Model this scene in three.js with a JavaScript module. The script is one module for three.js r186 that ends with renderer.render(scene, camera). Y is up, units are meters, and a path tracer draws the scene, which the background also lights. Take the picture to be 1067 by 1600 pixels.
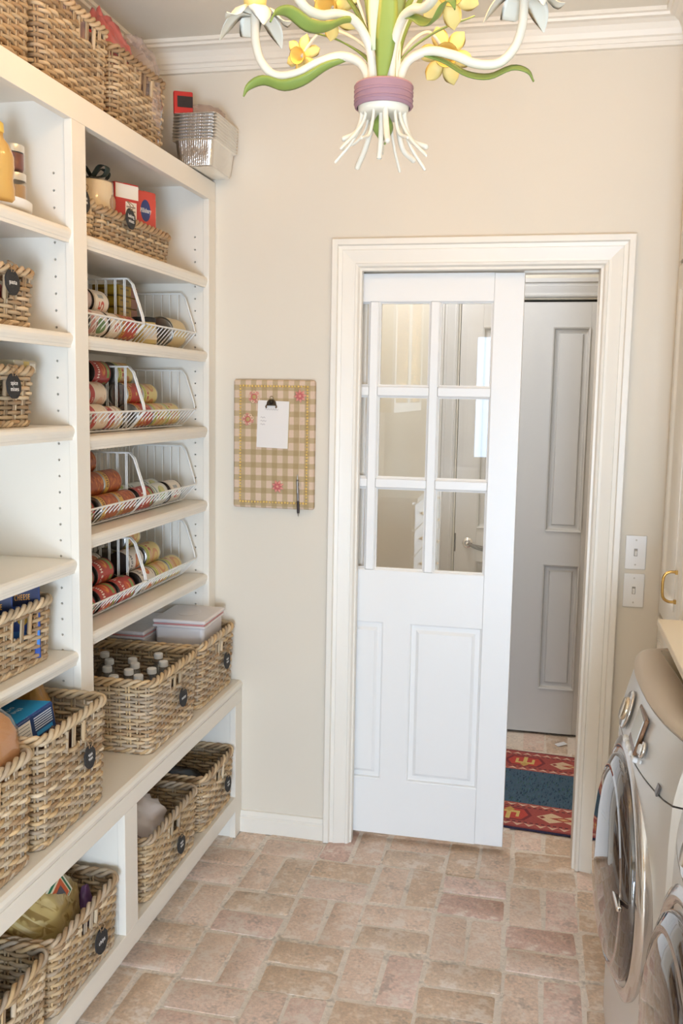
import * as THREE from 'three';
import { mergeGeometries, mergeVertices, toCreasedNormals } from 'three/addons/utils/BufferGeometryUtils.js';
import { RoundedBoxGeometry } from 'three/addons/geometries/RoundedBoxGeometry.js';
import { RectAreaLightUniformsLib } from 'three/addons/lights/RectAreaLightUniformsLib.js';
import { ImprovedNoise } from 'three/addons/math/ImprovedNoise.js';

// ---------------------------------------------------------------- camera, light, exposure
const scene = new THREE.Scene();
const camera = new THREE.PerspectiveCamera(56.95, 1067 / 1600, 0.05, 60);
camera.position.set(1.1621, 1.6241, 3.214);
camera.rotation.order = 'YXZ';
camera.rotation.set(-0.1236, 0.2132, 0.0174);
const renderer = new THREE.WebGLRenderer({ antialias: true });
renderer.toneMapping = THREE.LinearToneMapping;
renderer.toneMappingExposure = 0.57;
renderer.shadowMap.enabled = true;
RectAreaLightUniformsLib.init();
scene.background = new THREE.Color(0.75, 0.88, 1.0);
const DAY = new THREE.Color(0.59, 0.77, 1.02), WARM = new THREE.Color(1.0, 0.59, 0.23);
function areaLight(color, intensity, w, h, pos, look) {
  const l = new THREE.RectAreaLight(color, intensity, w, h);
  l.position.set(...pos); l.lookAt(...look); scene.add(l); return l;
}
// daylight: the window behind the camera, and beside it the glazed garden door below its half-drawn blind
areaLight(DAY, 12, 0.56, 1.26, [0.71, 1.62, 5.44], [0.71, 1.62, 0]);
areaLight(DAY, 90, 0.78, 1.16, [1.54, 0.66, 5.37], [1.54, 0.66, 0]);
const HALL_LAMP = 4.6, BULB = 0.42;

// ---------------------------------------------------------------- helpers
let seed = 7;
const rnd = () => { seed = (seed + 0x6D2B79F5) | 0; let t = Math.imul(seed ^ (seed >>> 15), 1 | seed); t = (t + Math.imul(t ^ (t >>> 7), 61 | t)) ^ t; return ((t ^ (t >>> 14)) >>> 0) / 4294967296; };
const rr = (a, b) => a + (b - a) * rnd();
const noise = new ImprovedNoise();
const V = (x, y, z) => new THREE.Vector3(x, y, z);
const used = {};
function numbered(n) { used[n] = (used[n] ?? -1) + 1; return used[n] ? n + '_' + String(used[n]).padStart(3, '0') : n; }
const shadow = (m) => { m.castShadow = true; m.receiveShadow = true; return m; };
function prep(g) { if (g.index) g = g.toNonIndexed(); for (const k of Object.keys(g.attributes)) if (!['position', 'normal', 'uv'].includes(k)) g.deleteAttribute(k); if (!g.attributes.uv) g.setAttribute('uv', new THREE.BufferAttribute(new Float32Array(g.attributes.position.count * 2), 2)); return g; }
const merge = (gs) => gs.length === 1 ? gs[0] : mergeGeometries(gs.map(prep));
function part(parent, name, geo, mat, pos, rot, label) {
  const m = shadow(new THREE.Mesh(Array.isArray(geo) ? merge(geo) : geo, mat));
  m.name = name; if (pos) m.position.set(...pos); if (rot) m.rotation.set(...rot);
  if (label) m.userData.label = label;
  parent.add(m); return m;
}
function thing(name, label, category, pos = [0, 0, 0], turn = 0, group) {
  const o = new THREE.Group(); o.name = numbered(name); scene.add(o);
  o.position.set(...pos); o.rotation.y = turn; o.userData = { label, category };
  if (group) o.userData.group = group;
  return o;
}
function solo(name, label, category, geo, mat, pos, rot, group) {
  const m = part(scene, numbered(name), geo, mat, pos, rot); m.userData = { label, category }; if (group) m.userData.group = group; return m;
}
function struct(name, geo, mat, pos) { const m = part(scene, name, geo, mat, pos); m.userData.kind = 'structure'; return m; }
// box given by its min and max corners, edges rounded a little
function bx(x0, y0, z0, x1, y1, z1, r = 0.002) {
  const w = x1 - x0, h = y1 - y0, d = z1 - z0; r = Math.min(r, w * 0.3, h * 0.3, d * 0.3);
  const g = r > 0 ? new RoundedBoxGeometry(w, h, d, 1, r) : new THREE.BoxGeometry(w, h, d);
  return g.translate((x0 + x1) / 2, (y0 + y1) / 2, (z0 + z1) / 2);
}
function tube(pts, r, seg = 24, rad = 7, closed = false) { return new THREE.TubeGeometry(new THREE.CatmullRomCurve3(pts.map((p) => V(...p)), closed, 'centripetal'), seg, r, rad, closed); }
function rod(a, b, r, rad = 6) { return new THREE.TubeGeometry(new THREE.LineCurve3(V(...a), V(...b)), 1, r, rad, false); }
// bent wire through straight runs with small round corners
function wire(pts, r, rad = 6, bend = 0.008) {
  const path = new THREE.CurvePath(); const P = pts.map((p) => V(...p)); let last = P[0];
  for (let i = 1; i < P.length - 1; i++) {
    const a = P[i - 1].clone().sub(P[i]).setLength(bend).add(P[i]), b = P[i + 1].clone().sub(P[i]).setLength(bend).add(P[i]);
    path.add(new THREE.LineCurve3(last, a)); path.add(new THREE.QuadraticBezierCurve3(a, P[i], b)); last = b;
  }
  path.add(new THREE.LineCurve3(last, P[P.length - 1]));
  return new THREE.TubeGeometry(path, (pts.length - 1) * 6, r, rad, false);
}
const lathe = (pts, seg = 24) => new THREE.LatheGeometry(pts.map((p) => new THREE.Vector2(...p)), seg);
// sweep of a profile along straight runs with mitred corners; profile [out, up] where out is to the right of travel seen against `n`
function mitre(path, n, prof, closedProfile = true) {
  const P = path.map((p) => V(...p)), N = V(...n), dirs = [], pos = [], uv = [];
  for (let i = 0; i < P.length - 1; i++) dirs.push(P[i + 1].clone().sub(P[i]).normalize());
  const rings = P.map((p, i) => {
    const s0 = dirs[Math.max(0, i - 1)].clone().cross(N), s1 = dirs[Math.min(dirs.length - 1, i)].clone().cross(N);
    const s = s0.clone().add(s1).divideScalar(1 + s0.dot(s1));
    return prof.map(([a, b]) => p.clone().addScaledVector(s, a).addScaledVector(N, b));
  });
  const m = prof.length, quad = (a, b, c, d) => { for (const q of [a, b, c, a, c, d]) { pos.push(q.x, q.y, q.z); uv.push(q.x + q.z, q.y); } };
  for (let i = 0; i < rings.length - 1; i++) for (let k = 0; k < (closedProfile ? m : m - 1); k++) quad(rings[i][k], rings[i][(k + 1) % m], rings[i + 1][(k + 1) % m], rings[i + 1][k]);
  const tri = THREE.ShapeUtils.triangulateShape(prof.map((p) => new THREE.Vector2(...p)), []);
  for (const [r, f] of [[rings[0], 1], [rings[rings.length - 1], 0]]) for (const t of tri) for (const k of f ? t : [t[0], t[2], t[1]]) { pos.push(r[k].x, r[k].y, r[k].z); uv.push(r[k].x, r[k].y); }
  const g = new THREE.BufferGeometry(); g.setAttribute('position', new THREE.Float32BufferAttribute(pos, 3)); g.setAttribute('uv', new THREE.Float32BufferAttribute(uv, 2));
  g.computeVertexNormals(); return g;
}
// a prism: outline in x,y pulled along z
function prism(pts, z0, z1, holes = []) {
  const s = new THREE.Shape(pts.map((p) => new THREE.Vector2(...p)));
  for (const h of holes) { const q = new THREE.Path(); q.absarc(h[0], h[1], h[2], 0, Math.PI * 2, true); s.holes.push(q); }
  return new THREE.ExtrudeGeometry(s, { depth: z1 - z0, bevelEnabled: false, curveSegments: 8 }).translate(0, 0, z0);
}
// raised field: rectangle in x,y facing +z with sloping borders
function raised(x0, y0, x1, y1, z, slope = 0.022, rise = 0.007) {
  const g = new THREE.BoxGeometry(x1 - x0, y1 - y0, rise * 2); const p = g.attributes.position;
  for (let i = 0; i < p.count; i++) if (p.getZ(i) > 0) { p.setX(i, p.getX(i) - Math.sign(p.getX(i)) * slope); p.setY(i, p.getY(i) - Math.sign(p.getY(i)) * slope); }
  g.computeVertexNormals(); return g.translate((x0 + x1) / 2, (y0 + y1) / 2, z);
}
// flat blade with thickness along points; w(t) half width, side vector per blade
function blade(pts, w, thick, side, seg = 18, cup = 0.15) {
  const c = new THREE.CatmullRomCurve3(pts.map((p) => V(...p)), false, 'centripetal'), pos = [], idx = [], S = V(...side).normalize(), R = 6;
  for (let i = 0; i <= seg; i++) {
    const t = i / seg, p = c.getPoint(t), d = c.getTangent(t), s = S.clone().addScaledVector(d, -S.dot(d)).normalize(), n = d.clone().cross(s), hw = w(t);
    for (let k = 0; k < R; k++) { const a = k / R * Math.PI * 2, q = p.clone().addScaledVector(s, Math.cos(a) * hw).addScaledVector(n, Math.sin(a) * thick + Math.cos(a) ** 2 * hw * cup); pos.push(q.x, q.y, q.z); }
  }
  for (let i = 0; i < seg; i++) for (let k = 0; k < R; k++) { const a = i * R + k, b = i * R + (k + 1) % R; idx.push(a, b, a + R, b, b + R, a + R); }
  const g = new THREE.BufferGeometry(); g.setAttribute('position', new THREE.Float32BufferAttribute(pos, 3)); g.setIndex(idx); g.computeVertexNormals(); return g;
}
// soft crumpled bag
function bag(w, h, d, sd, rough = 0.12, pinch = 0.5, nu = 36, nv = 26) {
  const g = mergeVertices(new THREE.SphereGeometry(1, nu, nv).deleteAttribute('uv').deleteAttribute('normal')), p = g.attributes.position, q = V(0, 0, 0), sp = (v, e) => Math.sign(v) * Math.abs(v) ** e;
  for (let i = 0; i < p.count; i++) {
    q.fromBufferAttribute(p, i);
    const k = 1 + rough * (noise.noise(q.x * 2.3 + sd, q.y * 2.3, q.z * 2.3) + 0.8 * Math.abs(noise.noise(q.x * 5 + sd, q.y * 5 - sd, q.z * 5)) + 0.35 * noise.noise(q.x * 11, q.y * 11 + sd, q.z * 11));
    const pk = q.y > 0 ? 1 - pinch * q.y * q.y : 1;
    p.setXYZ(i, sp(q.x, 0.8) * k * pk * w / 2, (sp(q.y, 0.8) * k + 1) * h / 2, sp(q.z, 0.8) * k * pk * d / 2);
  }
  g.computeVertexNormals(); return g;
}

// ---------------------------------------------------------------- materials
const C = (r, g, b) => new THREE.Color().setRGB(r / 255, g / 255, b / 255, THREE.SRGBColorSpace);
const M = (c, rough = 0.6, o = {}) => new THREE.MeshStandardMaterial({ color: Array.isArray(c) ? C(...c) : c, roughness: rough, ...o });
function canvasTex(w, h, draw, o = {}) {
  const c = document.createElement('canvas'); c.width = w; c.height = h; draw(c.getContext('2d'), w, h);
  const t = new THREE.CanvasTexture(c); t.colorSpace = THREE.SRGBColorSpace; t.wrapS = t.wrapT = THREE.RepeatWrapping; t.anisotropy = 4; t.magFilter = THREE.LinearFilter; if (o.repeat) t.repeat.set(...o.repeat); return t;
}
function dataTex(n, f, srgb = true) {
  const d = new Uint8Array(n * n * 4);
  for (let j = 0; j < n; j++) for (let i = 0; i < n; i++) { const c = f(i / n, j / n), k = (j * n + i) * 4; d[k] = c[0]; d[k + 1] = c[1]; d[k + 2] = c[2]; d[k + 3] = 255; }
  const t = new THREE.DataTexture(d, n, n); t.wrapS = t.wrapT = THREE.RepeatWrapping; t.magFilter = THREE.LinearFilter; t.minFilter = THREE.LinearMipmapLinearFilter; t.generateMipmaps = true; t.needsUpdate = true; if (srgb) t.colorSpace = THREE.SRGBColorSpace; return t;
}
// noise that repeats over the unit square
function tileNoise(u, v, f, s) {
  u -= Math.floor(u); v -= Math.floor(v); const N = (a, b) => noise.noise(a * f + s * 3.7, b * f + s * 1.3, s), k = Math.hypot(1 - u, u) * Math.hypot(1 - v, v);
  return ((N(u, v) * (1 - u) + N(u - 1, v) * u) * (1 - v) + (N(u, v - 1) * (1 - u) + N(u - 1, v - 1) * u) * v) / k;
}
const wallM = M([229, 218, 200], 0.85), ceilM = M([238, 231, 216], 0.9), trimM = M([241, 233, 219], 0.38), cabM = M([241, 232, 217], 0.42), doorM = M([244, 241, 236], 0.35), hallM = M([198, 194, 186], 0.5), hallWallM = M([204, 196, 178], 0.85);
const chrome = M([225, 222, 218], 0.12, { metalness: 1 }), brass = M([205, 165, 95], 0.25, { metalness: 1 }), steel = M([190, 186, 178], 0.28, { metalness: 1 }), darkSteel = M([70, 58, 50], 0.35, { metalness: 0.8 });
const whiteWire = M([240, 236, 228], 0.35), black = M([34, 32, 32], 0.7), white = M([240, 238, 234], 0.45);
const glass = new THREE.MeshPhysicalMaterial({ color: 0xffffff, transmission: 1, thickness: 0, roughness: 0.015, ior: 1.7 });
const clearPlastic = new THREE.MeshPhysicalMaterial({ color: C(238, 236, 232), transmission: 0.92, thickness: 0, roughness: 0.12, ior: 1.45 });
const frosted = new THREE.MeshPhysicalMaterial({ color: C(252, 243, 238), transmission: 0.28, thickness: 0, roughness: 0.3, ior: 1.45 });
const film = (c, t = 0.5, r = 0.25) => new THREE.MeshPhysicalMaterial({ color: C(...c), transmission: t, thickness: 0, roughness: r, ior: 1.4 });

// ---------------------------------------------------------------- the room shell
const X0 = -0.33, XR = 2.20, ZB = 5.4, HC = 2.80, DL = 0.5178, DR = 1.3142, DH = 2.05, HZ = -1.32;
const dustTex = (base, sd) => dataTex(256, (u, v) => {
  const a = tileNoise(u, v, 5, sd), b = tileNoise(u, v, 13, sd + 9), c = tileNoise(u, v, 34, sd + 3), e = tileNoise(u, v, 80, sd + 5), sp = tileNoise(u, v, 48, sd + 30);
  const S = THREE.MathUtils.smoothstep, pale = 0.34 + S(0.9 * a + 0.7 * b + 0.5 * c, -0.05, 0.75) * 0.5 + (sp > 0.42 ? 0.2 : 0), dark = S(-a + 0.6 * b - 0.5 * c, 0.2, 1.0) * 0.2;
  return base.map((q, i) => Math.max(0, Math.min(255, q * (1 + 0.08 * b + 0.10 * c + 0.10 * e) * (1 - dark) * (1 - pale) + [232, 218, 204][i] * pale)));
});
const bump = dataTex(256, (u, v) => { const k = 128 + 70 * tileNoise(u, v, 9, 4) + 45 * tileNoise(u, v, 30, 8) + 30 * tileNoise(u, v, 70, 2); return [k, k, k]; }, false);
const brickMats = [[228, 196, 172], [220, 184, 158], [230, 196, 176], [210, 178, 148], [208, 172, 138], [224, 190, 164], [226, 188, 172], [202, 156, 138]].map((c, i) => { const t = dustTex(c, i * 3.1 + 1); return M([255, 255, 255], 0.55, { map: t, bumpMap: bump, bumpScale: 0.0016, roughness: 0.5 }); });
const mortarM = M([255, 255, 255], 0.9, { map: dustTex([236, 222, 206], 41), bumpMap: bump, bumpScale: 0.002 });
{
  const g = bx(X0 - 0.2, -0.06, HZ - 0.1, XR + 0.2, -0.003, ZB + 0.1, 0); const p = g.attributes.position, uv = g.attributes.uv;
  for (let i = 0; i < p.count; i++) uv.setXY(i, p.getX(i) * 2.5, p.getZ(i) * 2.5);
  const floor = struct('floor', g, mortarM);
  // worn bricks in a basket weave; a few shapes of each, shared
  const shapes = { h: [], v: [] };
  const brickGeo = (w, d) => {
    const h = 0.03, t = 0.006, g = new THREE.BoxGeometry(w, h, d, 3, 1, 3), p = g.attributes.position, uv = g.attributes.uv, ou = rnd(), ov = rnd(), sd = rnd() * 50, seen = {};
    for (let i = 0; i < p.count; i++) {
      let x = p.getX(i), y = p.getY(i), z = p.getZ(i); if (Math.abs(x) < w / 4) x = Math.sign(x) * (w / 2 - 0.008); if (Math.abs(z) < d / 4) z = Math.sign(z) * (d / 2 - 0.008); const key = `${x.toFixed(4)},${z.toFixed(4)},${y.toFixed(3)}`;
      const q = seen[key] ??= [rr(-0.0042, 0.0042), rr(-0.0008, 0.0012), rr(-0.0042, 0.0042)];
      const ex = Math.abs(x) > w / 2 - 1e-4, ez = Math.abs(z) > d / 2 - 1e-4;
      if (y > 0) { y += q[1] - (ex || ez ? 0.0020 : 0) - (ex && ez ? 0.0006 : 0); if (ex && ez) { x *= w > d ? 0.985 : 0.95; z *= w > d ? 0.95 : 0.985; } }
      p.setXYZ(i, x + (ex ? q[0] : 0), y, z + (ez ? q[2] : 0)); uv.setXY(i, p.getX(i) * 3.2 + ou, p.getZ(i) * 3.2 + ov);
    }
    const s = toCreasedNormals(g, 0.9); return s.translate(0, -h / 2 + 0.0006, 0);
  };
  for (let i = 0; i < 5; i++) { shapes.h.push(brickGeo(0.206, 0.109)); shapes.v.push(brickGeo(0.0975, 0.232)); }
  const P = 0.222, Q = 0.25;
  for (let j = -6; j <= 8; j++) for (let i = -5; i <= 2; i++) {
    const cx = 1.10 - P / 2 + P * i, cz = 0.148 + Q / 2 + Q * j + 0.012 * Math.sin(i * 1.7), hor = (i + j) % 2 === 0;
    if (cx < 0.05 && j < 0 || cz < HZ + 0.1 || cz > 2.2) continue;
    if (cz < -0.15 && cx < 0.3) continue;
    for (const s of [-1, 1]) {
      const m = part(floor, 'brick', shapes[hor ? 'h' : 'v'][Math.floor(rnd() * 5)], brickMats[Math.min(7, Math.floor(rnd() * 7.25))], hor ? [cx + rr(-0.006, 0.006), rr(-0.0012, 0.0008), cz + s * Q / 4 + rr(-0.003, 0.003)] : [cx + s * P / 4 + rr(-0.003, 0.003), rr(-0.0012, 0.0008), cz + rr(-0.007, 0.007)], [rr(-0.006, 0.006), (rnd() > 0.5 ? Math.PI : 0) + rr(-0.026, 0.026), rr(-0.006, 0.006)]);
      m.name = numbered('brick');
    }
  }
}
struct('ceiling', bx(X0 - 0.2, HC, HZ - 0.2, XR + 0.2, HC + 0.1, ZB + 0.2, 0), ceilM);
// back wall: two leaves left of the doorway with the door's pocket between them, solid elsewhere
const WT = 0.15;
struct('wall_back', [bx(X0 - 0.1, 0, -0.034, DL, DH, 0, 0), bx(X0 - 0.1, 0, -WT, DL, DH, -0.100, 0), bx(X0 - 0.1, 0, -0.1, 0.18, DH, -0.034, 0), bx(DR, 0, -WT, XR, DH, 0, 0), bx(X0 - 0.1, DH, -WT, XR, HC, 0, 0)], wallM);
struct('wall_left', bx(X0 - 0.1, 0, HZ, X0, HC, ZB, 0), wallM);
const casing = [[0, 0], [0.006, 0.012], [0.014, 0.015], [0.016, 0.010], [0.024, 0.011], [0.046, 0.017], [0.058, 0.020], [0.060, 0.016], [0.072, 0.018], [0.076, 0.026], [0.093, 0.027], [0.096, 0.024], [0.096, 0]];
struct('wall_right', bx(XR, 0, HZ, XR + 0.1, HC, ZB, 0), wallM);
// wall behind the camera with a window and a glazed garden door
const WX0 = 0.42, WX1 = 1.00, WY0 = 0.99, WY1 = 2.25, GX0 = 1.13, GX1 = 1.95, GY1 = 2.06;
struct('wall_rear', [bx(X0, 0, ZB, WX0, HC, ZB + 0.14, 0), bx(WX1, 0, ZB, GX0, HC, ZB + 0.14, 0), bx(GX1, 0, ZB, XR, HC, ZB + 0.14, 0), bx(WX0, 0, ZB, WX1, WY0, ZB + 0.14, 0), bx(WX0, WY1, ZB, WX1, HC, ZB + 0.14, 0), bx(GX0, GY1, ZB, GX1, HC, ZB + 0.14, 0)], wallM);
{
  const w = struct('window_1', mitre([[WX0, WY0, ZB], [WX1, WY0, ZB], [WX1, WY1, ZB], [WX0, WY1, ZB], [WX0, WY0, ZB]].map((p) => [p[0], p[1], ZB - 0.001]), [0, 0, -1], [[-0.01, 0], [0.09, 0], [0.09, 0.022], [0.02, 0.03], [-0.01, 0.02]]), trimM);
  const ym = (WY0 + WY1) / 2;
  part(w, 'window_frame', [bx(WX0, WY0, ZB + 0.01, WX0 + 0.05, WY1, ZB + 0.03), bx(WX1 - 0.05, WY0, ZB + 0.01, WX1, WY1, ZB + 0.03), bx(WX0 + 0.05, WY0, ZB + 0.01, WX1 - 0.05, WY0 + 0.06, ZB + 0.03), bx(WX0 + 0.05, WY1 - 0.05, ZB + 0.01, WX1 - 0.05, WY1, ZB + 0.03)], trimM);
  part(w, 'muntin', bx(WX0 + 0.05, ym - 0.018, ZB + 0.012, WX1 - 0.05, ym + 0.018, ZB + 0.028), trimM);
  part(w, 'window_sill', bx(WX0 - 0.1, WY0 - 0.03, ZB - 0.06, WX1 + 0.1, WY0, ZB + 0.01, 0.006), trimM);
  for (const [a, b] of [[WY0 + 0.06, ym - 0.018], [ym + 0.018, WY1 - 0.05]]) part(w, 'pane', bx(WX0 + 0.05, a, ZB + 0.052, WX1 - 0.05, b, ZB + 0.056, 0), glass);
  const d = struct('door_3', [bx(GX0 + 0.003, 0.01, ZB + 0.02, GX0 + 0.08, GY1 - 0.004, ZB + 0.06, 0.002), bx(GX1 - 0.08, 0.01, ZB + 0.02, GX1 - 0.003, GY1 - 0.004, ZB + 0.06, 0.002), bx(GX0 + 0.08, 0.01, ZB + 0.02, GX1 - 0.08, 0.09, ZB + 0.06, 0), bx(GX0 + 0.08, 1.96, ZB + 0.02, GX1 - 0.08, GY1 - 0.004, ZB + 0.06, 0)], doorM);
  part(d, 'pane', bx(GX0 + 0.08, 0.09, ZB + 0.038, GX1 - 0.08, 1.96, ZB + 0.042, 0), glass);
  part(d, 'blind', bx(GX0 + 0.06, 1.26, ZB + 0.006, GX1 - 0.06, 2.02, ZB + 0.010, 0), M([225, 214, 192], 0.9)); part(d, 'blind_rail', bx(GX0 + 0.06, 1.25, ZB + 0.003, GX1 - 0.06, 1.275, ZB + 0.013, 0.003), trimM);
}
// hall beyond the doorway
const HDL = 0.739, HDR = 1.44, HDT = 2.076;
struct('wall_hall', [bx(X0, 0, HZ - 0.1, HDL, HC, HZ, 0), bx(HDR, 0, HZ - 0.1, XR, HC, HZ, 0), bx(HDL, HDT, HZ - 0.1, HDR, HC, HZ, 0), bx(HDL, 0, HZ - 0.12, HDR, HDT, HZ - 0.1, 0)], hallWallM);
struct('trim_1', mitre([[DL, 0, 0], [DL, DH, 0], [DR, DH, 0], [DR, 0, 0]], [0, 0, 1], casing.map(([a, b]) => [-a, b])), trimM);
struct('trim_2', mitre([[HDL - 0.005, 0, HZ], [HDL - 0.005, HDT + 0.006, HZ], [HDR + 0.005, HDT + 0.006, HZ], [HDR + 0.005, 0, HZ]], [0, 0, 1], casing.map(([a, b]) => [-a * 0.92, b])), hallM);
// door lining: head and right jamb, and the two thin jambs of the pocket
struct('trim_3', [bx(DL - 0.001, DH - 0.008, -WT - 0.004, DR, DH + 0.004, -0.100), bx(DL, DH - 0.008, -0.030, DR, DH + 0.004, 0.001), bx(DR - 0.008, 0, -WT - 0.004, DR + 0.004, DH, 0.001), bx(DL - 0.004, 0, -0.030, DL + 0.006, DH, 0.001), bx(DL - 0.004, 0, -WT - 0.004, DL + 0.006, DH, -0.104)], trimM);
const crown = [[0, 0], [0.016, 0], [0.018, 0.012], [0.022, 0.012], [0.024, 0.024], [0.030, 0.028], [0.034, 0.044], [0.044, 0.060], [0.058, 0.068], [0.072, 0.070], [0.074, 0.078], [0.084, 0.080], [0.084, 0.092], [0, 0.092]];
struct('trim_4', mitre([[X0, HC - 0.0915, ZB], [X0, HC - 0.0915, 0], [1.54, HC - 0.0915, 0], [1.54, HC - 0.0915, 0.64], [XR, HC - 0.0915, 0.64], [XR, HC - 0.0915, ZB]], [0, 1, 0], crown), trimM);
struct('baseboard_back', mitre([[0.08, 0, 0], [0.423, 0, 0]], [0, 1, 0], [[0, 0], [0.016, 0], [0.017, 0.052], [0.012, 0.058], [0.014, 0.066], [0.008, 0.080], [0, 0.082]]), trimM);
struct('baseboard_hall', mitre([[X0, 0, HZ], [HDL - 0.095, 0, HZ]], [0, 1, 0], [[0, 0], [0.016, 0], [0.017, 0.09], [0.008, 0.105], [0, 0.108]]), hallM);

// ---------------------------------------------------------------- sliding glazed door, partly in its pocket
function frameRing(x0, y0, x1, y1, z, w, t) { return mitre([[x0, y0, z], [x1, y0, z], [x1, y1, z], [x0, y1, z], [x0, y0, z]], [0, 0, 1], [[0, -t], [0, t], [-w * 0.35, t * 0.9], [-w * 0.6, t * 0.3], [-w, t * 0.2], [-w, -t]].map(([a, b]) => [a, b])); }
{
  const x0 = 0.262, x1 = 1.066, y0 = 0.026, y1 = DH - 0.012, zc = -0.064, t = 0.0175, zf = zc + t;
  const d = struct('door_1', [bx(x1 - 0.100, y0, zc - t, x1, y1, zc + t, 0.003), bx(x0, y0, zc - t, x0 + 0.100, y1, zc + t, 0.003), bx(x0 + 0.1, 1.945, zc - t, x1 - 0.1, y1, zc + t, 0), bx(x0 + 0.1, 0.820, zc - t, x1 - 0.1, 1.007, zc + t, 0), bx(x0 + 0.1, y0, zc - t, x1 - 0.1, 0.232, zc + t, 0), bx(0.617, 0.232, zc - t, 0.711, 0.820, zc + t, 0)], doorM);
  const cols = [[0.362, 0.545], [0.575, 0.755], [0.785, 0.966]], rows = [[1.007, 1.302], [1.334, 1.623], [1.655, 1.945]];
  for (const [a, b] of [[0.545, 0.575], [0.755, 0.785]]) part(d, 'muntin', bx(a, 1.007, zc - t + 0.002, b, 1.945, zf - 0.002, 0.004), doorM);
  for (const [a, b] of [[1.302, 1.334], [1.623, 1.655]]) for (const [u, v] of cols) part(d, 'muntin', bx(u, a, zc - t + 0.0025, v, b, zf - 0.0025, 0.004), doorM);
  for (const [a, b] of cols) for (const [u, v] of rows) {
    part(d, 'glazing_bead', frameRing(a, u, b, v, zc, 0.007, 0.013), doorM);
    part(d, 'pane', bx(a + 0.002, u + 0.002, zc - 0.002, b - 0.002, v - 0.002, zc + 0.002, 0), glass);
  }
  for (const [a, b] of [[x0 + 0.1, 0.617], [0.711, x1 - 0.1]]) {
    part(d, 'panel', [bx(a, 0.232, zc - 0.006, b, 0.820, zc + 0.006, 0), raised(a + 0.012, 0.244, b - 0.012, 0.808, zc + 0.006)], doorM);
    part(d, 'panel_moulding', frameRing(a, 0.232, b, 0.820, zc, 0.012, 0.0165), doorM);
  }
}
// hall door
{
  const zc = HZ - 0.022, t = 0.02, x0 = HDL + 0.003, x1 = HDR - 0.003, y0 = 0.012, y1 = HDT - 0.012, A = [[0.846, 0.998], [1.166, 1.334]], B = [[0.232, 0.840], [1.000, 1.951]];
  const d = struct('door_2', [bx(x0, y0, zc - t, A[0][0], y1, zc + t, 0.002), bx(A[1][1], y0, zc - t, x1, y1, zc + t, 0.002), bx(A[0][1], y0, zc - t, A[1][0], y1, zc + t, 0), ...A.flatMap(([a, b]) => [bx(a, y0, zc - t, b, B[0][0], zc + t, 0), bx(a, B[0][1], zc - t, b, B[1][0], zc + t, 0), bx(a, B[1][1], zc - t, b, y1, zc + t, 0)])], hallM);
  for (const [a, b] of A) for (const [u, v] of B) {
    part(d, 'panel', [bx(a, u, zc - 0.006, b, v, zc + 0.005, 0), raised(a + 0.022, u + 0.022, b - 0.022, v - 0.022, zc + 0.005, 0.012, 0.008)], hallM);
    part(d, 'panel_moulding', frameRing(a, u, b, v, zc, 0.018, 0.026), hallM);
  }
  const h = part(d, 'door_handle', lathe([[0, 0], [0.026, 0], [0.026, 0.004], [0.02, 0.008], [0.011, 0.009], [0.01, 0.03], [0, 0.032]], 24).rotateX(Math.PI / 2), chrome, [0.806, 0.925, zc + t]);
  part(h, 'lever', blade([[0, 0, 0.026], [0.02, -0.006, 0.034], [0.045, -0.014, 0.036], [0.085, -0.022, 0.034]], (u) => 0.006 + 0.007 * u, 0.006, [0.2, 1, 0], 12, 0), darkSteel);
  part(d, 'latch_plate', bx(x0 - 0.001, 0.88, zc + t - 0.004, x0 + 0.006, 0.97, zc + t + 0.003), darkSteel);
}
// small folded paper under the hall door
solo('paper_scrap', 'scrap of white paper lying on the hall floor below the grey door', 'paper', new THREE.PlaneGeometry(0.05, 0.035, 4, 1).rotateX(-Math.PI / 2).rotateZ(0.15), M([238, 238, 238], 0.8, { side: THREE.DoubleSide }), [1.285, 0.006, -1.20], [0, 0.5, 0]);
// hall lamp on the ceiling, above the doorway
{
  const l = thing('ceiling_lamp', 'round white ceiling lamp in the hall beyond the sliding door', 'lamp', [0.55, HC, -0.72]);
  part(l, 'base', lathe([[0, 0], [0.16, 0], [0.16, -0.025], [0, -0.025]], 32), trimM);
  part(l, 'lamp_shade', lathe([[0.15, -0.025], [0.14, -0.06], [0.1, -0.085], [0, -0.095]], 32), new THREE.MeshStandardMaterial({ color: 0xffffff, emissive: C(255, 240, 220), emissiveIntensity: 1.2, roughness: 0.6 }));
  const p = new THREE.PointLight(C(240, 244, 255), HALL_LAMP, 0, 2); p.position.set(0.55, HC - 0.14, -0.72); p.castShadow = true; p.shadow.radius = 3; scene.add(p);
}
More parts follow.
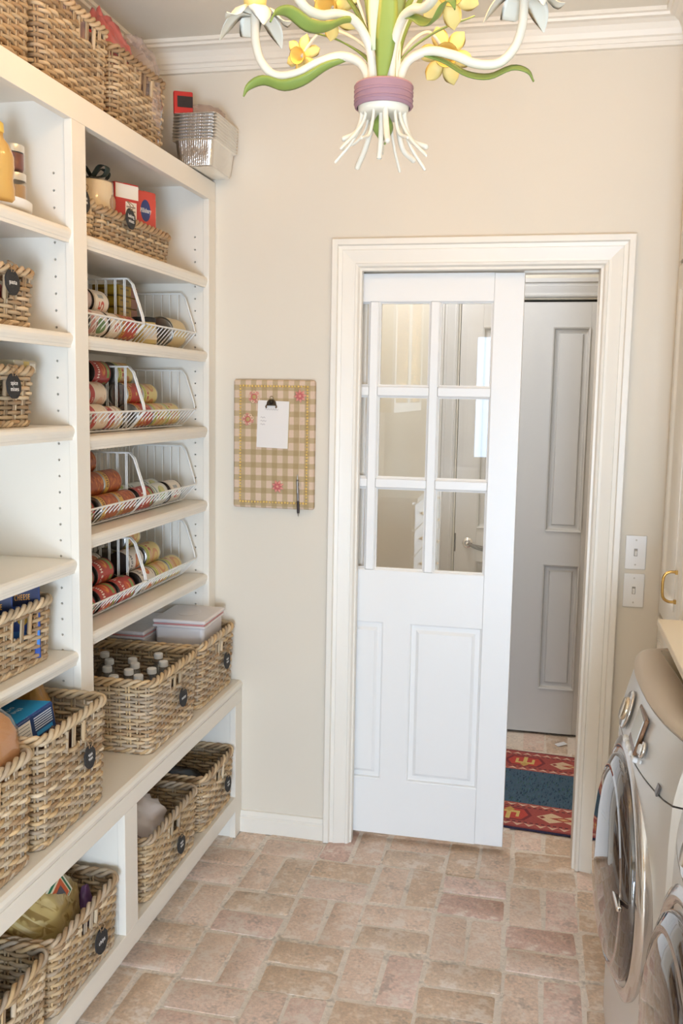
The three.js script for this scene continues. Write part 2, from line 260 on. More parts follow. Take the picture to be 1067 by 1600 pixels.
// rug
{
  const tex = canvasTex(1024, 1024, (c, w, h) => {
    c.fillStyle = '#445c70'; c.fillRect(0, 0, w, h);
    for (let i = 0; i < 5200; i++) { c.fillStyle = ['#1f3a52', '#3c6177', '#27485c', '#46697a', '#1b3146', '#35574f'][Math.floor(rnd() * 6)]; c.fillRect(rnd() * w, rnd() * h, 2 + rnd() * 2, 8 + rnd() * 26); }
    for (const [y0, s] of [[0, 1], [h, -1]]) {
      const B = h * 0.285, Y = (k) => y0 + s * k * B;
      const band = (a, b, col) => { c.fillStyle = col; c.fillRect(0, Math.min(Y(a), Y(b)), w, Math.abs(Y(b) - Y(a))); };
      band(0, 0.07, '#2a2238'); band(0.03, 0.06, '#a8433c'); band(0.07, 0.24, '#ac5650'); band(0.24, 0.84, '#a64e48'); band(0.84, 1, '#ae584e');
      for (const [k, col, sz] of [[0.155, '#d8b9a0', 0.06], [0.92, '#e0c4ad', 0.05]]) for (let x = 0; x < w; x += 36) { c.fillStyle = col; c.beginPath(); c.moveTo(x, Y(k + sz)); c.lineTo(x + 18, Y(k - sz)); c.lineTo(x + 36, Y(k + sz)); c.lineTo(x + 18, Y(k + sz * 0.3)); c.fill(); }
      for (let x = 0; x < w; x += 18) { c.fillStyle = '#4b2a33'; c.fillRect(x, Y(0.24) - 5, 10, 9); c.fillRect(x, Y(0.84) - 5, 10, 9); }
      const poly = (col, pts) => { c.fillStyle = col; c.beginPath(); pts.forEach(([a, b], i) => (i ? c.lineTo(a, Y(b)) : c.moveTo(a, Y(b)))); c.fill(); };
      for (let n = 0, x = 70; x < w + 60; x += 172, n++) {
        if (n % 2) { poly('#dcbf9d', [[x - 84, 0.54], [x - 40, 0.34], [x, 0.46], [x + 40, 0.34], [x + 84, 0.54], [x + 40, 0.74], [x, 0.62], [x - 40, 0.74]]); poly('#b04a3c', [[x - 44, 0.54], [x, 0.46], [x + 44, 0.54], [x, 0.62]]); poly('#d7b27e', [[x - 20, 0.54], [x, 0.5], [x + 20, 0.54], [x, 0.58]]); for (const q of [-66, 66]) poly('#8d2f2f', [[x + q - 10, 0.54], [x + q, 0.49], [x + q + 10, 0.54], [x + q, 0.59]]); }
        else { poly('#7c3238', [[x - 74, 0.54], [x - 52, 0.3], [x + 52, 0.3], [x + 74, 0.54], [x + 52, 0.78], [x - 52, 0.78]]); poly('#c0493f', [[x - 62, 0.54], [x - 44, 0.34], [x + 44, 0.34], [x + 62, 0.54], [x + 44, 0.74], [x - 44, 0.74]]); for (const [a, b, d, e] of [[-7, 0.32, 7, 0.76], [-34, 0.42, -24, 0.64], [24, 0.42, 34, 0.64], [-34, 0.58, 34, 0.66]]) poly(n % 4 ? '#d9bd74' : '#dfd0b8', [[x + a, b], [x + d, b], [x + d, e], [x + a, e]]); poly('#c9a15c', [[x - 16, 0.7], [x, 0.6], [x + 16, 0.7], [x, 0.8]]); }
      }
    }
    for (let i = 0; i < 30000; i++) { c.fillStyle = rnd() > 0.5 ? 'rgba(30,15,15,0.12)' : 'rgba(255,240,220,0.08)'; c.fillRect(rnd() * w, rnd() * h, 2, 3); }
  });
  const g = new RoundedBoxGeometry(1.25, 0.008, 0.80, 2, 0.003), p = g.attributes.position, uv = g.attributes.uv;
  for (let i = 0; i < p.count; i++) uv.setXY(i, p.getX(i) / 1.25 + 0.5, 0.5 - p.getZ(i) / 0.80);
  solo('hall_rug', 'red and blue woven rug with geometric borders on the hall floor', 'rug', g, M([255, 255, 255], 0.95, { map: tex }), [1.22, 0.0062, -0.645], [0, -0.09, 0]);
}

// ---------------------------------------------------------------- pantry shelving
const SX = -0.31;
const pantry = thing('pantry_shelving', 'tall white built-in shelving with open lower cubbies along the left wall', 'shelving');
{
  const T = 2.344, O = 2.279, L = 0.578;
  const stile = (z0, z1) => part(pantry, 'stile', bx(-0.022, L, z0, 0, O, z1, 0.0015), cabM);
  stile(0.002, 0.0665); stile(0.9502, 1.021); stile(1.872, 1.94);
  part(pantry, 'top_rail', bx(-0.022, O, 0.002, 0, T, 1.94, 0.0015), cabM);
  part(pantry, 'cabinet_top', bx(SX, T - 0.02, 0.002, -0.022, T, 1.94, 0.001), cabM);
  part(pantry, 'back_panel', bx(SX - 0.012, L, 0.002, SX, T, 1.94, 0), cabM);
  const holes = []; for (let y = 0.70; y < 2.16; y += 0.0415) holes.push([-0.052, y, 0.0032]);
  const panel = (z0, z1) => part(pantry, 'side_panel', prism([[SX, L], [-0.022, L], [-0.022, T - 0.02], [SX, T - 0.02]], z0, z1, holes), cabM);
  panel(0.046, 0.0635); panel(0.953, 0.970); panel(1.001, 1.018); panel(1.875, 1.893);
  // lower case, deeper than the shelves above
  const F = 0.1036;
  part(pantry, 'ledge', prism([[SX, L - 0.03], [F - 0.004, L - 0.03], [F + 0.001, L - 0.024], [F + 0.003, L - 0.014], [F, L - 0.005], [F - 0.008, L], [SX, L]], 0.002, 1.94), cabM);
  part(pantry, 'ledge_rail', bx(F - 0.022, 0.502, 0.002, F, L - 0.028, 1.94, 0.0015), cabM);
  part(pantry, 'bottom_rail', bx(F - 0.022, 0.1002, 0.07, F, 0.1575, 1.872, 0.0015), cabM);
  for (const [a, b, y] of [[0.002, 0.072, 0], [0.9115, 0.990, 0.1575], [1.872, 1.94, 0]]) part(pantry, 'lower_stile', bx(F - 0.022, y, a, F, 0.502, b, 0.0015), cabM);
  part(pantry, 'lower_floor', bx(SX, 0.118, 0.002, F - 0.022, 0.156, 1.94, 0), cabM);
  part(pantry, 'lower_back', bx(SX - 0.012, 0, 0.002, SX, L - 0.03, 1.94, 0), cabM);
  for (const [a, b] of [[0.002, 0.068], [0.915, 0.987], [1.875, 1.94]]) part(pantry, 'lower_side', bx(SX, 0.156, a, F - 0.022, L - 0.03, b, 0), cabM);
  part(pantry, 'toe_kick', bx(0.02, 0, 0.068, 0.036, 0.118, 1.872, 0), trimM);
  part(pantry, 'foot', bx(SX, 0, 0.002, F - 0.022, 0.118, 0.066, 0.002), trimM);
}
// loose shelves with a moulded nose
const shelfR = [1.983, 1.729, 1.468, 1.207, 0.943], shelfL = [1.985, 1.729, 1.4985, 1.156, 0.913], ST = 0.036;
const ordinal = ['top', 'second', 'third', 'fourth', 'lowest'];
for (const [ys, z0, z1, bay] of [[shelfR, 0.065, 0.9515, 'can bay beside the back wall'], [shelfL, 1.0195, 1.8735, 'bay nearer the camera']])
  ys.forEach((y, i) => {
    const x = -0.006, s = thing('shelf', `white ${ordinal[i]} shelf with moulded nose in the ${bay}`, 'shelf', [0, y, 0]);
    part(s, 'board', bx(SX + 0.001, 0.014, z0 + 0.001, x - 0.018, ST, z1 - 0.001, 0.001), cabM);
    part(s, 'nose', prism([[x - 0.018, 0], [x - 0.006, 0], [x - 0.005, 0.007], [x - 0.003, 0.009], [x - 0.002, 0.013], [x, 0.018], [x + 0.001, 0.024], [x - 0.001, 0.031], [x - 0.006, 0.0355], [x - 0.012, ST], [x - 0.018, ST]], z0 + 0.0015, z1 - 0.0015), cabM);
  });
const topR = shelfR.map((y) => y + ST), topL = shelfL.map((y) => y + ST);

// ---------------------------------------------------------------- wicker baskets
const wickM = new THREE.MeshStandardMaterial({ color: 0xffffff, vertexColors: true, roughness: 0.72 });
const tans = [[196, 168, 130], [184, 154, 116], [208, 182, 146], [170, 140, 106], [190, 164, 132], [164, 134, 98], [200, 176, 142]], greys = [[202, 174, 136], [186, 156, 118], [212, 188, 154], [170, 138, 102], [194, 170, 140], [206, 172, 126], [182, 160, 134]];
class Strands {
  constructor() { this.p = []; this.n = []; this.c = []; this.i = []; }
  // a rod through the points given as [x, y, z]; colour wanders a little along it
  add(pts, r, col, closed = false, R = 5, taper = 0) {
    const base = this.p.length / 3, n = pts.length, t = V(0, 0, 0), a = V(0, 0, 0), b = V(0, 0, 0), up = V(0, 1, 0), k = rnd() * 100;
    for (let i = 0; i < n; i++) {
      const q0 = pts[closed ? (i - 1 + n) % n : Math.max(0, i - 1)], q1 = pts[closed ? (i + 1) % n : Math.min(n - 1, i + 1)];
      t.set(q1[0] - q0[0], q1[1] - q0[1], q1[2] - q0[2]).normalize();
      a.copy(Math.abs(t.y) > 0.95 ? V(1, 0, 0) : up).cross(t).normalize(); b.copy(t).cross(a);
      const f = 1 + 0.16 * noise.noise(i * 0.21 + k, k, 0.5), rad = r * (1 + 0.12 * noise.noise(i * 0.13, k, 3.3));
      for (let j = 0; j < R; j++) {
        const ca = Math.cos(j / R * 6.2832), sa = Math.sin(j / R * 6.2832), nx = a.x * ca + b.x * sa, ny = a.y * ca + b.y * sa, nz = a.z * ca + b.z * sa;
        this.p.push(pts[i][0] + nx * rad, pts[i][1] + ny * rad, pts[i][2] + nz * rad); this.n.push(nx, ny, nz); this.c.push(col.r * f, col.g * f, col.b * f);
      }
    }
    for (let i = 0; i < (closed ? n : n - 1); i++) for (let j = 0; j < R; j++) { const q = base + i * R + j, w = base + i * R + (j + 1) % R, e = base + ((i + 1) % n) * R + j, d = base + ((i + 1) % n) * R + (j + 1) % R; this.i.push(q, w, e, w, d, e); }
  }
  geo() { const g = new THREE.BufferGeometry(); g.setAttribute('position', new THREE.Float32BufferAttribute(this.p, 3)); g.setAttribute('normal', new THREE.Float32BufferAttribute(this.n, 3)); g.setAttribute('color', new THREE.Float32BufferAttribute(this.c, 3)); g.setIndex(this.i); return g; }
}
// origin under the middle of the front edge's near end is not needed: x from -d to 0, z from 0 to w, y up
function basket(label, [x1, y, z0], [d, h, w], o = {}) {
  const { tone = greys, pitch = 0.0112, rodR = 0.0055, step = 0.031, rc = 0.035, flare = 0.012, rim = 0.0058, hole = true, group, holeZ = 0.5 } = o;
  const t = thing('wicker_basket', label, 'basket', [x1, y, z0], 0, group);
  const segs = [[w - 2 * rc, 0], [rc * Math.PI / 2, 1], [d - 2 * rc, 0], [rc * Math.PI / 2, 1], [w - 2 * rc, 0], [rc * Math.PI / 2, 1], [d - 2 * rc, 0], [rc * Math.PI / 2, 1]], per = segs.reduce((a, s) => a + s[0], 0);
  const start = [[0, w - rc], [-rc, 0], [-d + rc, 0], [-d, rc], [-d, rc]];
  // outline: s runs along the front (x=0) from near to far end, then round
  function at(s, out) {
    s = ((s % per) + per) % per; let x, z, nx, nz;
    const corners = [[-rc, rc, 0], [-d + rc, rc, 1], [-d + rc, w - rc, 2], [-rc, w - rc, 3]];
    for (let k = 0; k < 8; k++) {
      const L = segs[k][0];
      if (s <= L || k === 7) {
        if (k === 0) { x = 0; z = w - rc - s; nx = 1; nz = 0; } else if (k === 2) { x = -rc - s; z = 0; nx = 0; nz = -1; } else if (k === 4) { x = -d; z = rc + s; nx = -1; nz = 0; } else if (k === 6) { x = -d + rc + s; z = w; nx = 0; nz = 1; }
        else { const [cx, cz, q] = corners[(k - 1) / 2], a = s / rc + q * Math.PI / 2; nx = Math.cos(a); nz = -Math.sin(a); x = cx + nx * rc; z = cz + nz * rc; }
        return [x + nx * out, z + nz * out];
      }
      s -= L;
    }
  }
  const N = Math.round(per / step / 2) * 2, st = per / N, rows = Math.floor((h - 0.03) / pitch), SUB = 4;
  const col = () => { const c = tone[Math.floor(rnd() * tone.length)]; const k = rr(0.9, 1.08); return C(Math.min(255, c[0] * k), Math.min(255, c[1] * k), Math.min(255, c[2] * k)); };
  const hz = w * (1 - holeZ) - rc, hw = 0.042, hy0 = h - 0.075, hy1 = h - 0.034, inHole = (s, yy) => hole && yy > hy0 && yy < hy1 && Math.abs(s - hz) < hw;
  const weave = new Strands();
  for (let r = 0; r < rows; r++) {
    const yy = 0.012 + r * pitch, out0 = flare * (yy / h - 1), pts = [], cl = col(), ph = rr(-0.2, 0.2), amp = rodR * 0.8, off = hole && yy > hy0 && yy < hy1;
    const P = (k) => { const s = (k / SUB) * st, wv = Math.cos((k / SUB) * Math.PI + (r % 2) * Math.PI); const [x, z] = at(s, out0 + amp * wv + 0.0012 * noise.noise(k * 0.3, r * 3.1, 1)); return [x, yy + 0.0016 * noise.noise(k * 0.11, r * 1.7, ph), z]; };
    if (!off) { for (let k = 0; k < N * SUB; k++) pts.push(P(k)); weave.add(pts, rodR, cl, true); }
    else { const k0 = Math.ceil((hz + hw) / st * SUB), k1 = Math.floor((hz - hw + per) / st * SUB); for (let k = k0; k <= k1; k++) pts.push(P(k)); weave.add(pts, rodR, cl, false); }
  }
  part(t, 'woven_sides', weave.geo(), wickM);
  const stakes = new Strands();
  for (let k = 0; k < N; k++) for (const e of [-0.0045, 0.0045]) {
    const s = k * st + e, blocked = hole && Math.abs(k * st - hz) < hw && Math.abs(k * st - hz) > st * 0.6;
    const seg = (a, b) => { const q = []; for (let i = 0; i <= 3; i++) { const yy = a + (b - a) * i / 3, [x, z] = at(s, flare * (yy / h - 1)); q.push([x, yy, z]); } stakes.add(q, 0.0032, col().multiplyScalar(0.85), false, 5); };
    if (blocked) { seg(0.004, hy0); seg(hy1, h - 0.008); } else seg(0.004, h - 0.008);
  }
  part(t, 'stakes', stakes.geo(), wickM);
  // braided rim and foot
  for (const [name, yy, rr_, n, tw, sw] of [['rim', h - 0.013, rim, 3, 0.085, 0.0068], ['foot_rim', 0.008, rim * 0.8, 3, 0.06, 0.004]]) {
    const S = new Strands(), turns = Math.round(per / tw), M_ = Math.round(per / 0.009);
    for (let q = 0; q < n; q++) { const pts = []; for (let k = 0; k < M_; k++) { const s = k / M_ * per, a = k / M_ * turns * 6.2832 + q / n * 6.2832, [x, z] = at(s, flare * (yy / h - 1) + sw * Math.cos(a)); pts.push([x, yy + sw * 1.25 * Math.sin(a), z]); } S.add(pts, rr_, col(), true, 6); }
    part(t, name, S.geo(), wickM);
  }
  if (hole) for (const e of [-hw, hw]) { const S = new Strands(), s0 = hz + e; const q = []; for (let i = 0; i <= 5; i++) { const yy = hy0 - 0.006 + (hy1 - hy0 + 0.012) * i / 5, [x, z] = at(s0, flare * (yy / h - 1)); q.push([x, yy, z]); } S.add(q, 0.006, col(), false, 6); part(t, 'handle_hole_edge', S.geo(), wickM); }
  // woven floor
  const fl = new Strands(); for (let z = 0.02; z < w - 0.015; z += 0.0105) fl.add([[-d + 0.02, 0.008, z], [-d / 2, 0.009 + rr(-0.001, 0.001), z], [-0.02, 0.008, z]], 0.0052, col(), false, 5);
  part(t, 'woven_base', fl.geo(), wickM);
  return t;
}
const BK = {};
// on top of the shelving
BK.t1 = basket('wicker basket nearest the camera on top of the tall shelving', [-0.05, 2.3455, 1.10], [0.24, 0.25, 0.40], { tone: tans, rodR: 0.0056, pitch: 0.0116, step: 0.034 });
BK.t2 = basket('middle wicker basket on top of the shelving, between two other baskets', [-0.05, 2.3455, 0.705], [0.24, 0.25, 0.365], { tone: tans, rodR: 0.0056, pitch: 0.0116, step: 0.034, holeZ: 0.36 });
BK.t3 = basket('wicker basket on top of the shelving next to the stacked foil pans', [-0.05, 2.3455, 0.315], [0.24, 0.235, 0.36], { tone: tans, rodR: 0.0056, pitch: 0.0116, step: 0.034, holeZ: 0.42 });
// upper shelves
BK.s1 = basket('shallow wicker basket of baking boxes on the top can-bay shelf', [-0.035, topR[0] + 0.001, 0.315], [0.24, 0.100, 0.505], { tone: tans, hole: false, rim: 0.006 });
BK.s1b = basket('second shallow wicker basket on the top can-bay shelf, mostly behind the stile', [-0.035, topR[0] + 0.001, 0.826], [0.24, 0.105, 0.118], { tone: tans, hole: false, rim: 0.006, rc: 0.025 });
BK.l1 = basket('wicker basket tagged pasta on the second shelf of the near bay', [-0.05, topL[1] + 0.001, 1.115], [0.24, 0.142, 0.34], { tone: tans, step: 0.036 });
BK.l2 = basket('wicker basket tagged spice mixes on the third shelf of the near bay', [-0.05, topL[2] + 0.001, 1.125], [0.24, 0.145, 0.34], { tone: tans, step: 0.036 });
BK.l4 = basket('wicker basket of blue pasta boxes on the lowest shelf of the near bay', [-0.04, topL[4] + 0.001, 1.080], [0.25, 0.165, 0.36], { tone: tans, step: 0.036, holeZ: 0.42 });
// on the ledge
BK.e4 = basket('wicker basket holding clear food boxes on the ledge beside the back wall', [0.082, 0.579, 0.028], [0.34, 0.225, 0.345], {});
BK.e3 = basket('wicker basket full of water bottles on the ledge', [0.085, 0.579, 0.400], [0.36, 0.225, 0.375], {});
BK.e2 = basket('large wicker basket with a blue carton on the ledge below the near bay', [0.085, 0.579, 1.045], [0.36, 0.275, 0.335], {});
BK.e1 = basket('wicker basket holding the wrapped loaf at the photo\'s left edge on the ledge', [0.085, 0.579, 1.40], [0.36, 0.265, 0.36], {});
// lower cubbies
BK.b4 = basket('dark lined wicker basket in the lower cubby beside the back wall', [0.098, 0.158, 0.076], [0.34, 0.200, 0.305], {});
BK.b3 = basket('wicker basket of plastic bags in the lower cubby, right of the lower stile', [0.098, 0.158, 0.435], [0.34, 0.200, 0.40], {});
BK.b2 = basket('wicker basket with the tan chip bag in the lower cubby', [0.098, 0.158, 1.015], [0.34, 0.200, 0.345], {});
BK.b1 = basket('empty wicker basket at the photo\'s lower left corner in the lower cubby', [0.098, 0.158, 1.375], [0.34, 0.200, 0.38], {});

// chalkboard tags with their twine
function tag(label, words, [x, y, z], o = {}) {
  const { w = 0.058, h = 0.058, tilt = 0.06, turn = 0, roll = 0 } = o;
  const t = thing('chalkboard_tag', label, 'tag', [x, y, z], 0); t.rotation.set(0, turn, 0);
  const n = 40, s = new THREE.Shape();
  for (let i = 0; i <= n; i++) { const a = i / n * 6.2832, k = 1 + 0.05 * Math.cos(4 * a) - 0.09 * Math.abs(Math.cos(2 * a)) ** 6; const q = [Math.cos(a) * w / 2 * k, Math.sin(a) * h / 2 * k]; i ? s.lineTo(...q) : s.moveTo(...q); }
  const g = new THREE.ExtrudeGeometry(s, { depth: 0.003, bevelEnabled: true, bevelSize: 0.0006, bevelThickness: 0.0006, bevelSegments: 1 }), uv = g.attributes.uv, p = g.attributes.position;
  for (let i = 0; i < p.count; i++) uv.setXY(i, p.getX(i) / w + 0.5, p.getY(i) / h + 0.5);
  const tex = canvasTex(160, 160, (c) => {
    c.fillStyle = '#2b2928'; c.fillRect(0, 0, 160, 160); for (let i = 0; i < 160; i++) { c.fillStyle = `rgba(200,195,190,${0.03 + 0.05 * rnd()})`; c.fillRect(rnd() * 160, rnd() * 160, 14, 3); }
    c.fillStyle = '#f4f1ec'; c.textAlign = 'center'; c.font = 'bold 34px sans-serif';
    if (words.length) words.forEach((q, i) => c.fillText(q, 80, 92 + (i - (words.length - 1) / 2) * 38));
    else { c.strokeStyle = '#f4f1ec'; c.lineWidth = 5; for (const yy of [66, 94]) { c.beginPath(); c.moveTo(48, yy); for (let i = 1; i < 9; i++) c.lineTo(48 + i * 8, yy + (i % 2 ? -9 : 7)); c.stroke(); } }
  });
  const b = part(t, 'board', g, M([255, 255, 255], 0.8, { map: tex })); b.rotation.set(0, Math.PI / 2, 0); b.rotation.order = 'YXZ'; b.rotation.x = -tilt; b.rotation.z = roll;
  part(t, 'twine', tube([[0.003, h * 0.4, -0.004], [0.006, h * 0.62, -0.010], [-0.004, h * 0.8, -0.004], [-0.006, h * 0.82, 0.006], [0.005, h * 0.6, 0.010], [0.003, h * 0.4, 0.004]], 0.0012, 24, 5), M([150, 120, 88], 0.9));
}
tag('small chalkboard tag on the shallow baking basket, top can-bay shelf', ['baking', 'mixes'], [-0.018, topR[0] + 0.088, 0.655]);
tag('dark chalkboard tag at the cut-off end of the second shallow basket', [], [-0.018, topR[0] + 0.085, 0.925], { w: 0.045 });
tag('small chalkboard tag reading pasta', ['pasta'], [-0.035, topL[1] + 0.098, 1.245]);
tag('small chalkboard tag reading spice mixes', ['spice', 'mixes'], [-0.035, topL[2] + 0.096, 1.25]);
tag('small chalkboard tag reading water on the bottle basket', ['water'], [0.102, 0.579 + 0.115, 0.572]);
tag('small chalkboard tag on the basket of clear food boxes', [], [0.098, 0.579 + 0.115, 0.155]);
tag('small chalkboard tag on the basket with the blue carton', [], [0.100, 0.579 + 0.155, 1.175], { w: 0.054 });
tag('small chalkboard tag on the dark lined basket by the back wall', [], [0.113, 0.158 + 0.100, 0.185]);
tag('small chalkboard tag with two scribbled lines on the plastic-bag basket', [], [0.113, 0.158 + 0.085, 0.62]);
tag('small chalkboard tag reading chips', ['chips'], [0.113, 0.158 + 0.085, 1.155], { w: 0.064, h: 0.064 });

// ---------------------------------------------------------------- foil pans at the end of the shelving's top
{
  const foil = M([238, 236, 232], 0.3, { metalness: 1, bumpMap: bump, bumpScale: 0.002 });
  const w = 0.142, d = 0.222, h = 0.080, t = 0.0008; // across x, along z
  const ring = (a, b, y) => { const q = []; for (const [cx, cz, k] of [[a / 2 - 0.016, b / 2 - 0.016, 0], [-a / 2 + 0.016, b / 2 - 0.016, 1], [-a / 2 + 0.016, -b / 2 + 0.016, 2], [a / 2 - 0.016, -b / 2 + 0.016, 3]]) for (let i = 0; i <= 8; i++) { const an = (k + i / 8) * Math.PI / 2; q.push([cx + Math.cos(an) * 0.016, y, cz + Math.sin(an) * 0.016]); } return q; };
  const fillRing = (q, n) => { const out = []; for (let i = 0; i < q.length; i++) { const a = q[i], b = q[(i + 1) % q.length], L = Math.hypot(b[0] - a[0], b[2] - a[2]), k = L > 0.03 ? n : 1; for (let j = 0; j < k; j++) out.push([a[0] + (b[0] - a[0]) * j / k, a[1], a[2] + (b[2] - a[2]) * j / k]); } return out; };
  const levels = [[w * 0.78, d * 0.86, 0.001], [w * 0.81, d * 0.875, 0.006], [w * 0.88, d * 0.93, h * 0.6], [w * 0.92, d * 0.955, h], [w * 1.06, d * 1.03, h + 0.001], [w * 1.07, d * 1.035, h + 0.004], [w * 1.02, d * 1.015, h + 0.0055]];
  const pos = [], idx = []; let n;
  levels.forEach(([a, b, y], l) => { const q = fillRing(ring(a, b, y), 26); n = q.length; q.forEach((p, i) => { const k = l > 0 && l < 4 ? 0.0011 * (i % 2 ? 1 : -1) : l >= 4 ? 0.0016 * noise.noise(i * 0.9, l, 2) : 0, L = Math.hypot(p[0], p[2]); pos.push(p[0] * (1 + k / L * 1), p[1] + (l > 3 ? 0.0012 * noise.noise(i * 0.6, l * 2, 5) : 0), p[2] * (1 + k / L)); }); });
  for (let l = 0; l < levels.length - 1; l++) for (let i = 0; i < n; i++) { const a = l * n + i, b = l * n + (i + 1) % n; idx.push(a, a + n, b, b, a + n, b + n); }
  const c0 = pos.length / 3; pos.push(0, 0.002, 0); for (let i = 0; i < n; i++) idx.push(c0, i, (i + 1) % n);
  const g = new THREE.BufferGeometry(); g.setAttribute('position', new THREE.Float32BufferAttribute(pos, 3)); g.setIndex(idx);
  g.setAttribute('uv', new THREE.Float32BufferAttribute(new Float32Array(pos.length / 3 * 2).map((_, i) => i % 2 ? pos[(i >> 1) * 3 + 2] * 3 + pos[(i >> 1) * 3 + 1] * 4 : pos[(i >> 1) * 3] * 3), 2)); g.computeVertexNormals();
  ['lowest', 'second from the bottom', 'third from the bottom', 'fourth from the bottom', 'fifth from the bottom', 'fourth from the top', 'third from the top', 'second from the top', 'topmost'].forEach((k, i) => solo('foil_pan', `rectangular silver foil baking pan, ${k} of the nested stack`, 'pan', g, foil, [0.012 + i * 0.0006, 2.3456 + i * 0.0098, 0.134], [0, 0, 0], 'nested foil pans'));
}
// packets poking out of the top baskets
solo('clear_bag', 'clear crumpled plastic bag lying on the stacked foil pans', 'bag', bag(0.11, 0.05, 0.14, 3, 0.2, 0.4), film([244, 232, 226], 0.85), [0.01, 2.3456 + 0.164, 0.125]);
{
  const a = thing('snack_box', 'red and black packet sticking up behind the foil pans', 'packet', [-0.030, 2.508, 0.225], -1.1); a.rotation.z = 0.15;
  part(a, 'carton', bx(-0.01, 0, -0.032, 0.01, 0.075, 0.03, 0.004), M([190, 45, 40], 0.4)); part(a, 'black_panel', bx(0.0101, 0.022, -0.031, 0.0112, 0.058, 0.018, 0), M([40, 30, 30], 0.5));
}
solo('snack_bag', 'red and clear snack bag heaped in the top basket by the foil pans', 'bag', bag(0.19, 0.335, 0.20, 5, 0.2, 0.5), M([206, 110, 104], 0.28), [-0.165, 2.36, 0.545]);
solo('plastic_bag', 'clear plastic bag bulging from the top basket near the foil pans', 'bag', bag(0.17, 0.32, 0.115, 11, 0.25, 0.45), film([246, 236, 230], 0.8, 0.2), [-0.13, 2.365, 0.385]);
{
  const b = thing('tea_box', 'small red carton with a dark top standing in the top basket', 'box', [-0.16, 2.40, 0.615], 0.3);
  part(b, 'carton', bx(-0.03, 0, -0.03, 0.03, 0.235, 0.03, 0.003), M([205, 52, 44], 0.45)); part(b, 'lid', bx(-0.031, 0.228, -0.031, 0.031, 0.24, 0.031, 0.002), M([52, 34, 32], 0.5));
}
solo('pink_bag', 'pale pink plastic bag poking out of the middle top basket', 'bag', bag(0.18, 0.335, 0.24, 21, 0.18, 0.6), M([214, 180, 176], 0.3), [-0.16, 2.36, 0.86]);
{
  const b = thing('red_packet', 'red packet corner poking out of the middle top basket', 'packet', [-0.17, 2.40, 0.80], 0.4); b.rotation.z = -0.1;
  part(b, 'carton', bx(-0.008, 0, -0.05, 0.008, 0.255, 0.05, 0.003), M([205, 70, 64], 0.4)); part(b, 'seam', bx(-0.009, 0.235, -0.05, 0.009, 0.262, 0.05, 0.001), M([220, 150, 140], 0.4));
}

// ---------------------------------------------------------------- wire bins and cans
{
  const w = 0.415, fr = 0.0030, sr = 0.0019;
  const makeBin = () => {
    const g = new THREE.Group(), fx = -0.035, fb = -0.088, tx = -0.078, bxx = -0.272, H = 0.192, fy = 0.060, lo = 0.004;
    for (const z of [0, w]) part(g, 'side_frame', wire([[fb, lo, z], [fx, fy, z], [tx, H, z], [bxx, H, z], [bxx, lo, z]], fr, 6, 0.007), whiteWire);
    part(g, 'front_rail', rod([fx, fy, 0], [fx, fy, w], fr), whiteWire); part(g, 'bottom_rail', [rod([fb, lo, 0], [fb, lo, w], fr), rod([bxx, lo, 0], [bxx, lo, w], fr), rod([-0.18, lo, 0], [-0.18, lo, w], fr)], whiteWire);
    part(g, 'back_rail', rod([bxx, H, 0], [bxx, H, w], fr), whiteWire);
    for (let i = 1; i < 15; i++) part(g, 'wire', wire([[fx, fy, w * i / 15], [fb, lo, w * i / 15], [bxx, lo, w * i / 15], [bxx, H, w * i / 15]], sr, 5, 0.006), whiteWire);
    for (const z of [0, w]) for (let i = 1; i < 7; i++) { const x = tx + (bxx - tx) * (i - 0.3) / 6.4; part(g, 'wire', rod([x, lo, z], [x, H, z], sr, 5), whiteWire); }
    for (const z of [0, w]) part(g, 'wire', rod([fb, lo, z], [bxx, lo, z], sr, 5), whiteWire);
    return g;
  };
  const proto = makeBin();
  for (let s = 1; s < 5; s++) for (const [z, k] of [[0.104, 'beside the back wall'], [0.529, 'nearer the camera']]) {
    const b = proto.clone(); b.name = numbered('wire_bin'); b.position.set(0, topR[s] + 0.001, z); scene.add(b);
    b.userData = { label: `white wire can bin ${k} on the ${ordinal[s]} can-bay shelf`, category: 'bin', group: 'white wire can bins' };
  }
}
const canEnd = (mat, R) => ({ mat, geo: lathe([[0, -0.0012], [R * 0.42, -0.0012], [R * 0.46, -0.0005], [R * 0.66, -0.0005], [R * 0.7, -0.0014], [R * 0.84, -0.0014], [R * 0.88, -0.003], [R * 0.93, -0.003], [R * 0.95, 0.0008], [R * 1.0, 0.001], [R * 1.015, -0.0006], [R * 1.0, -0.003], [R * 0.985, -0.0035]], 28) });
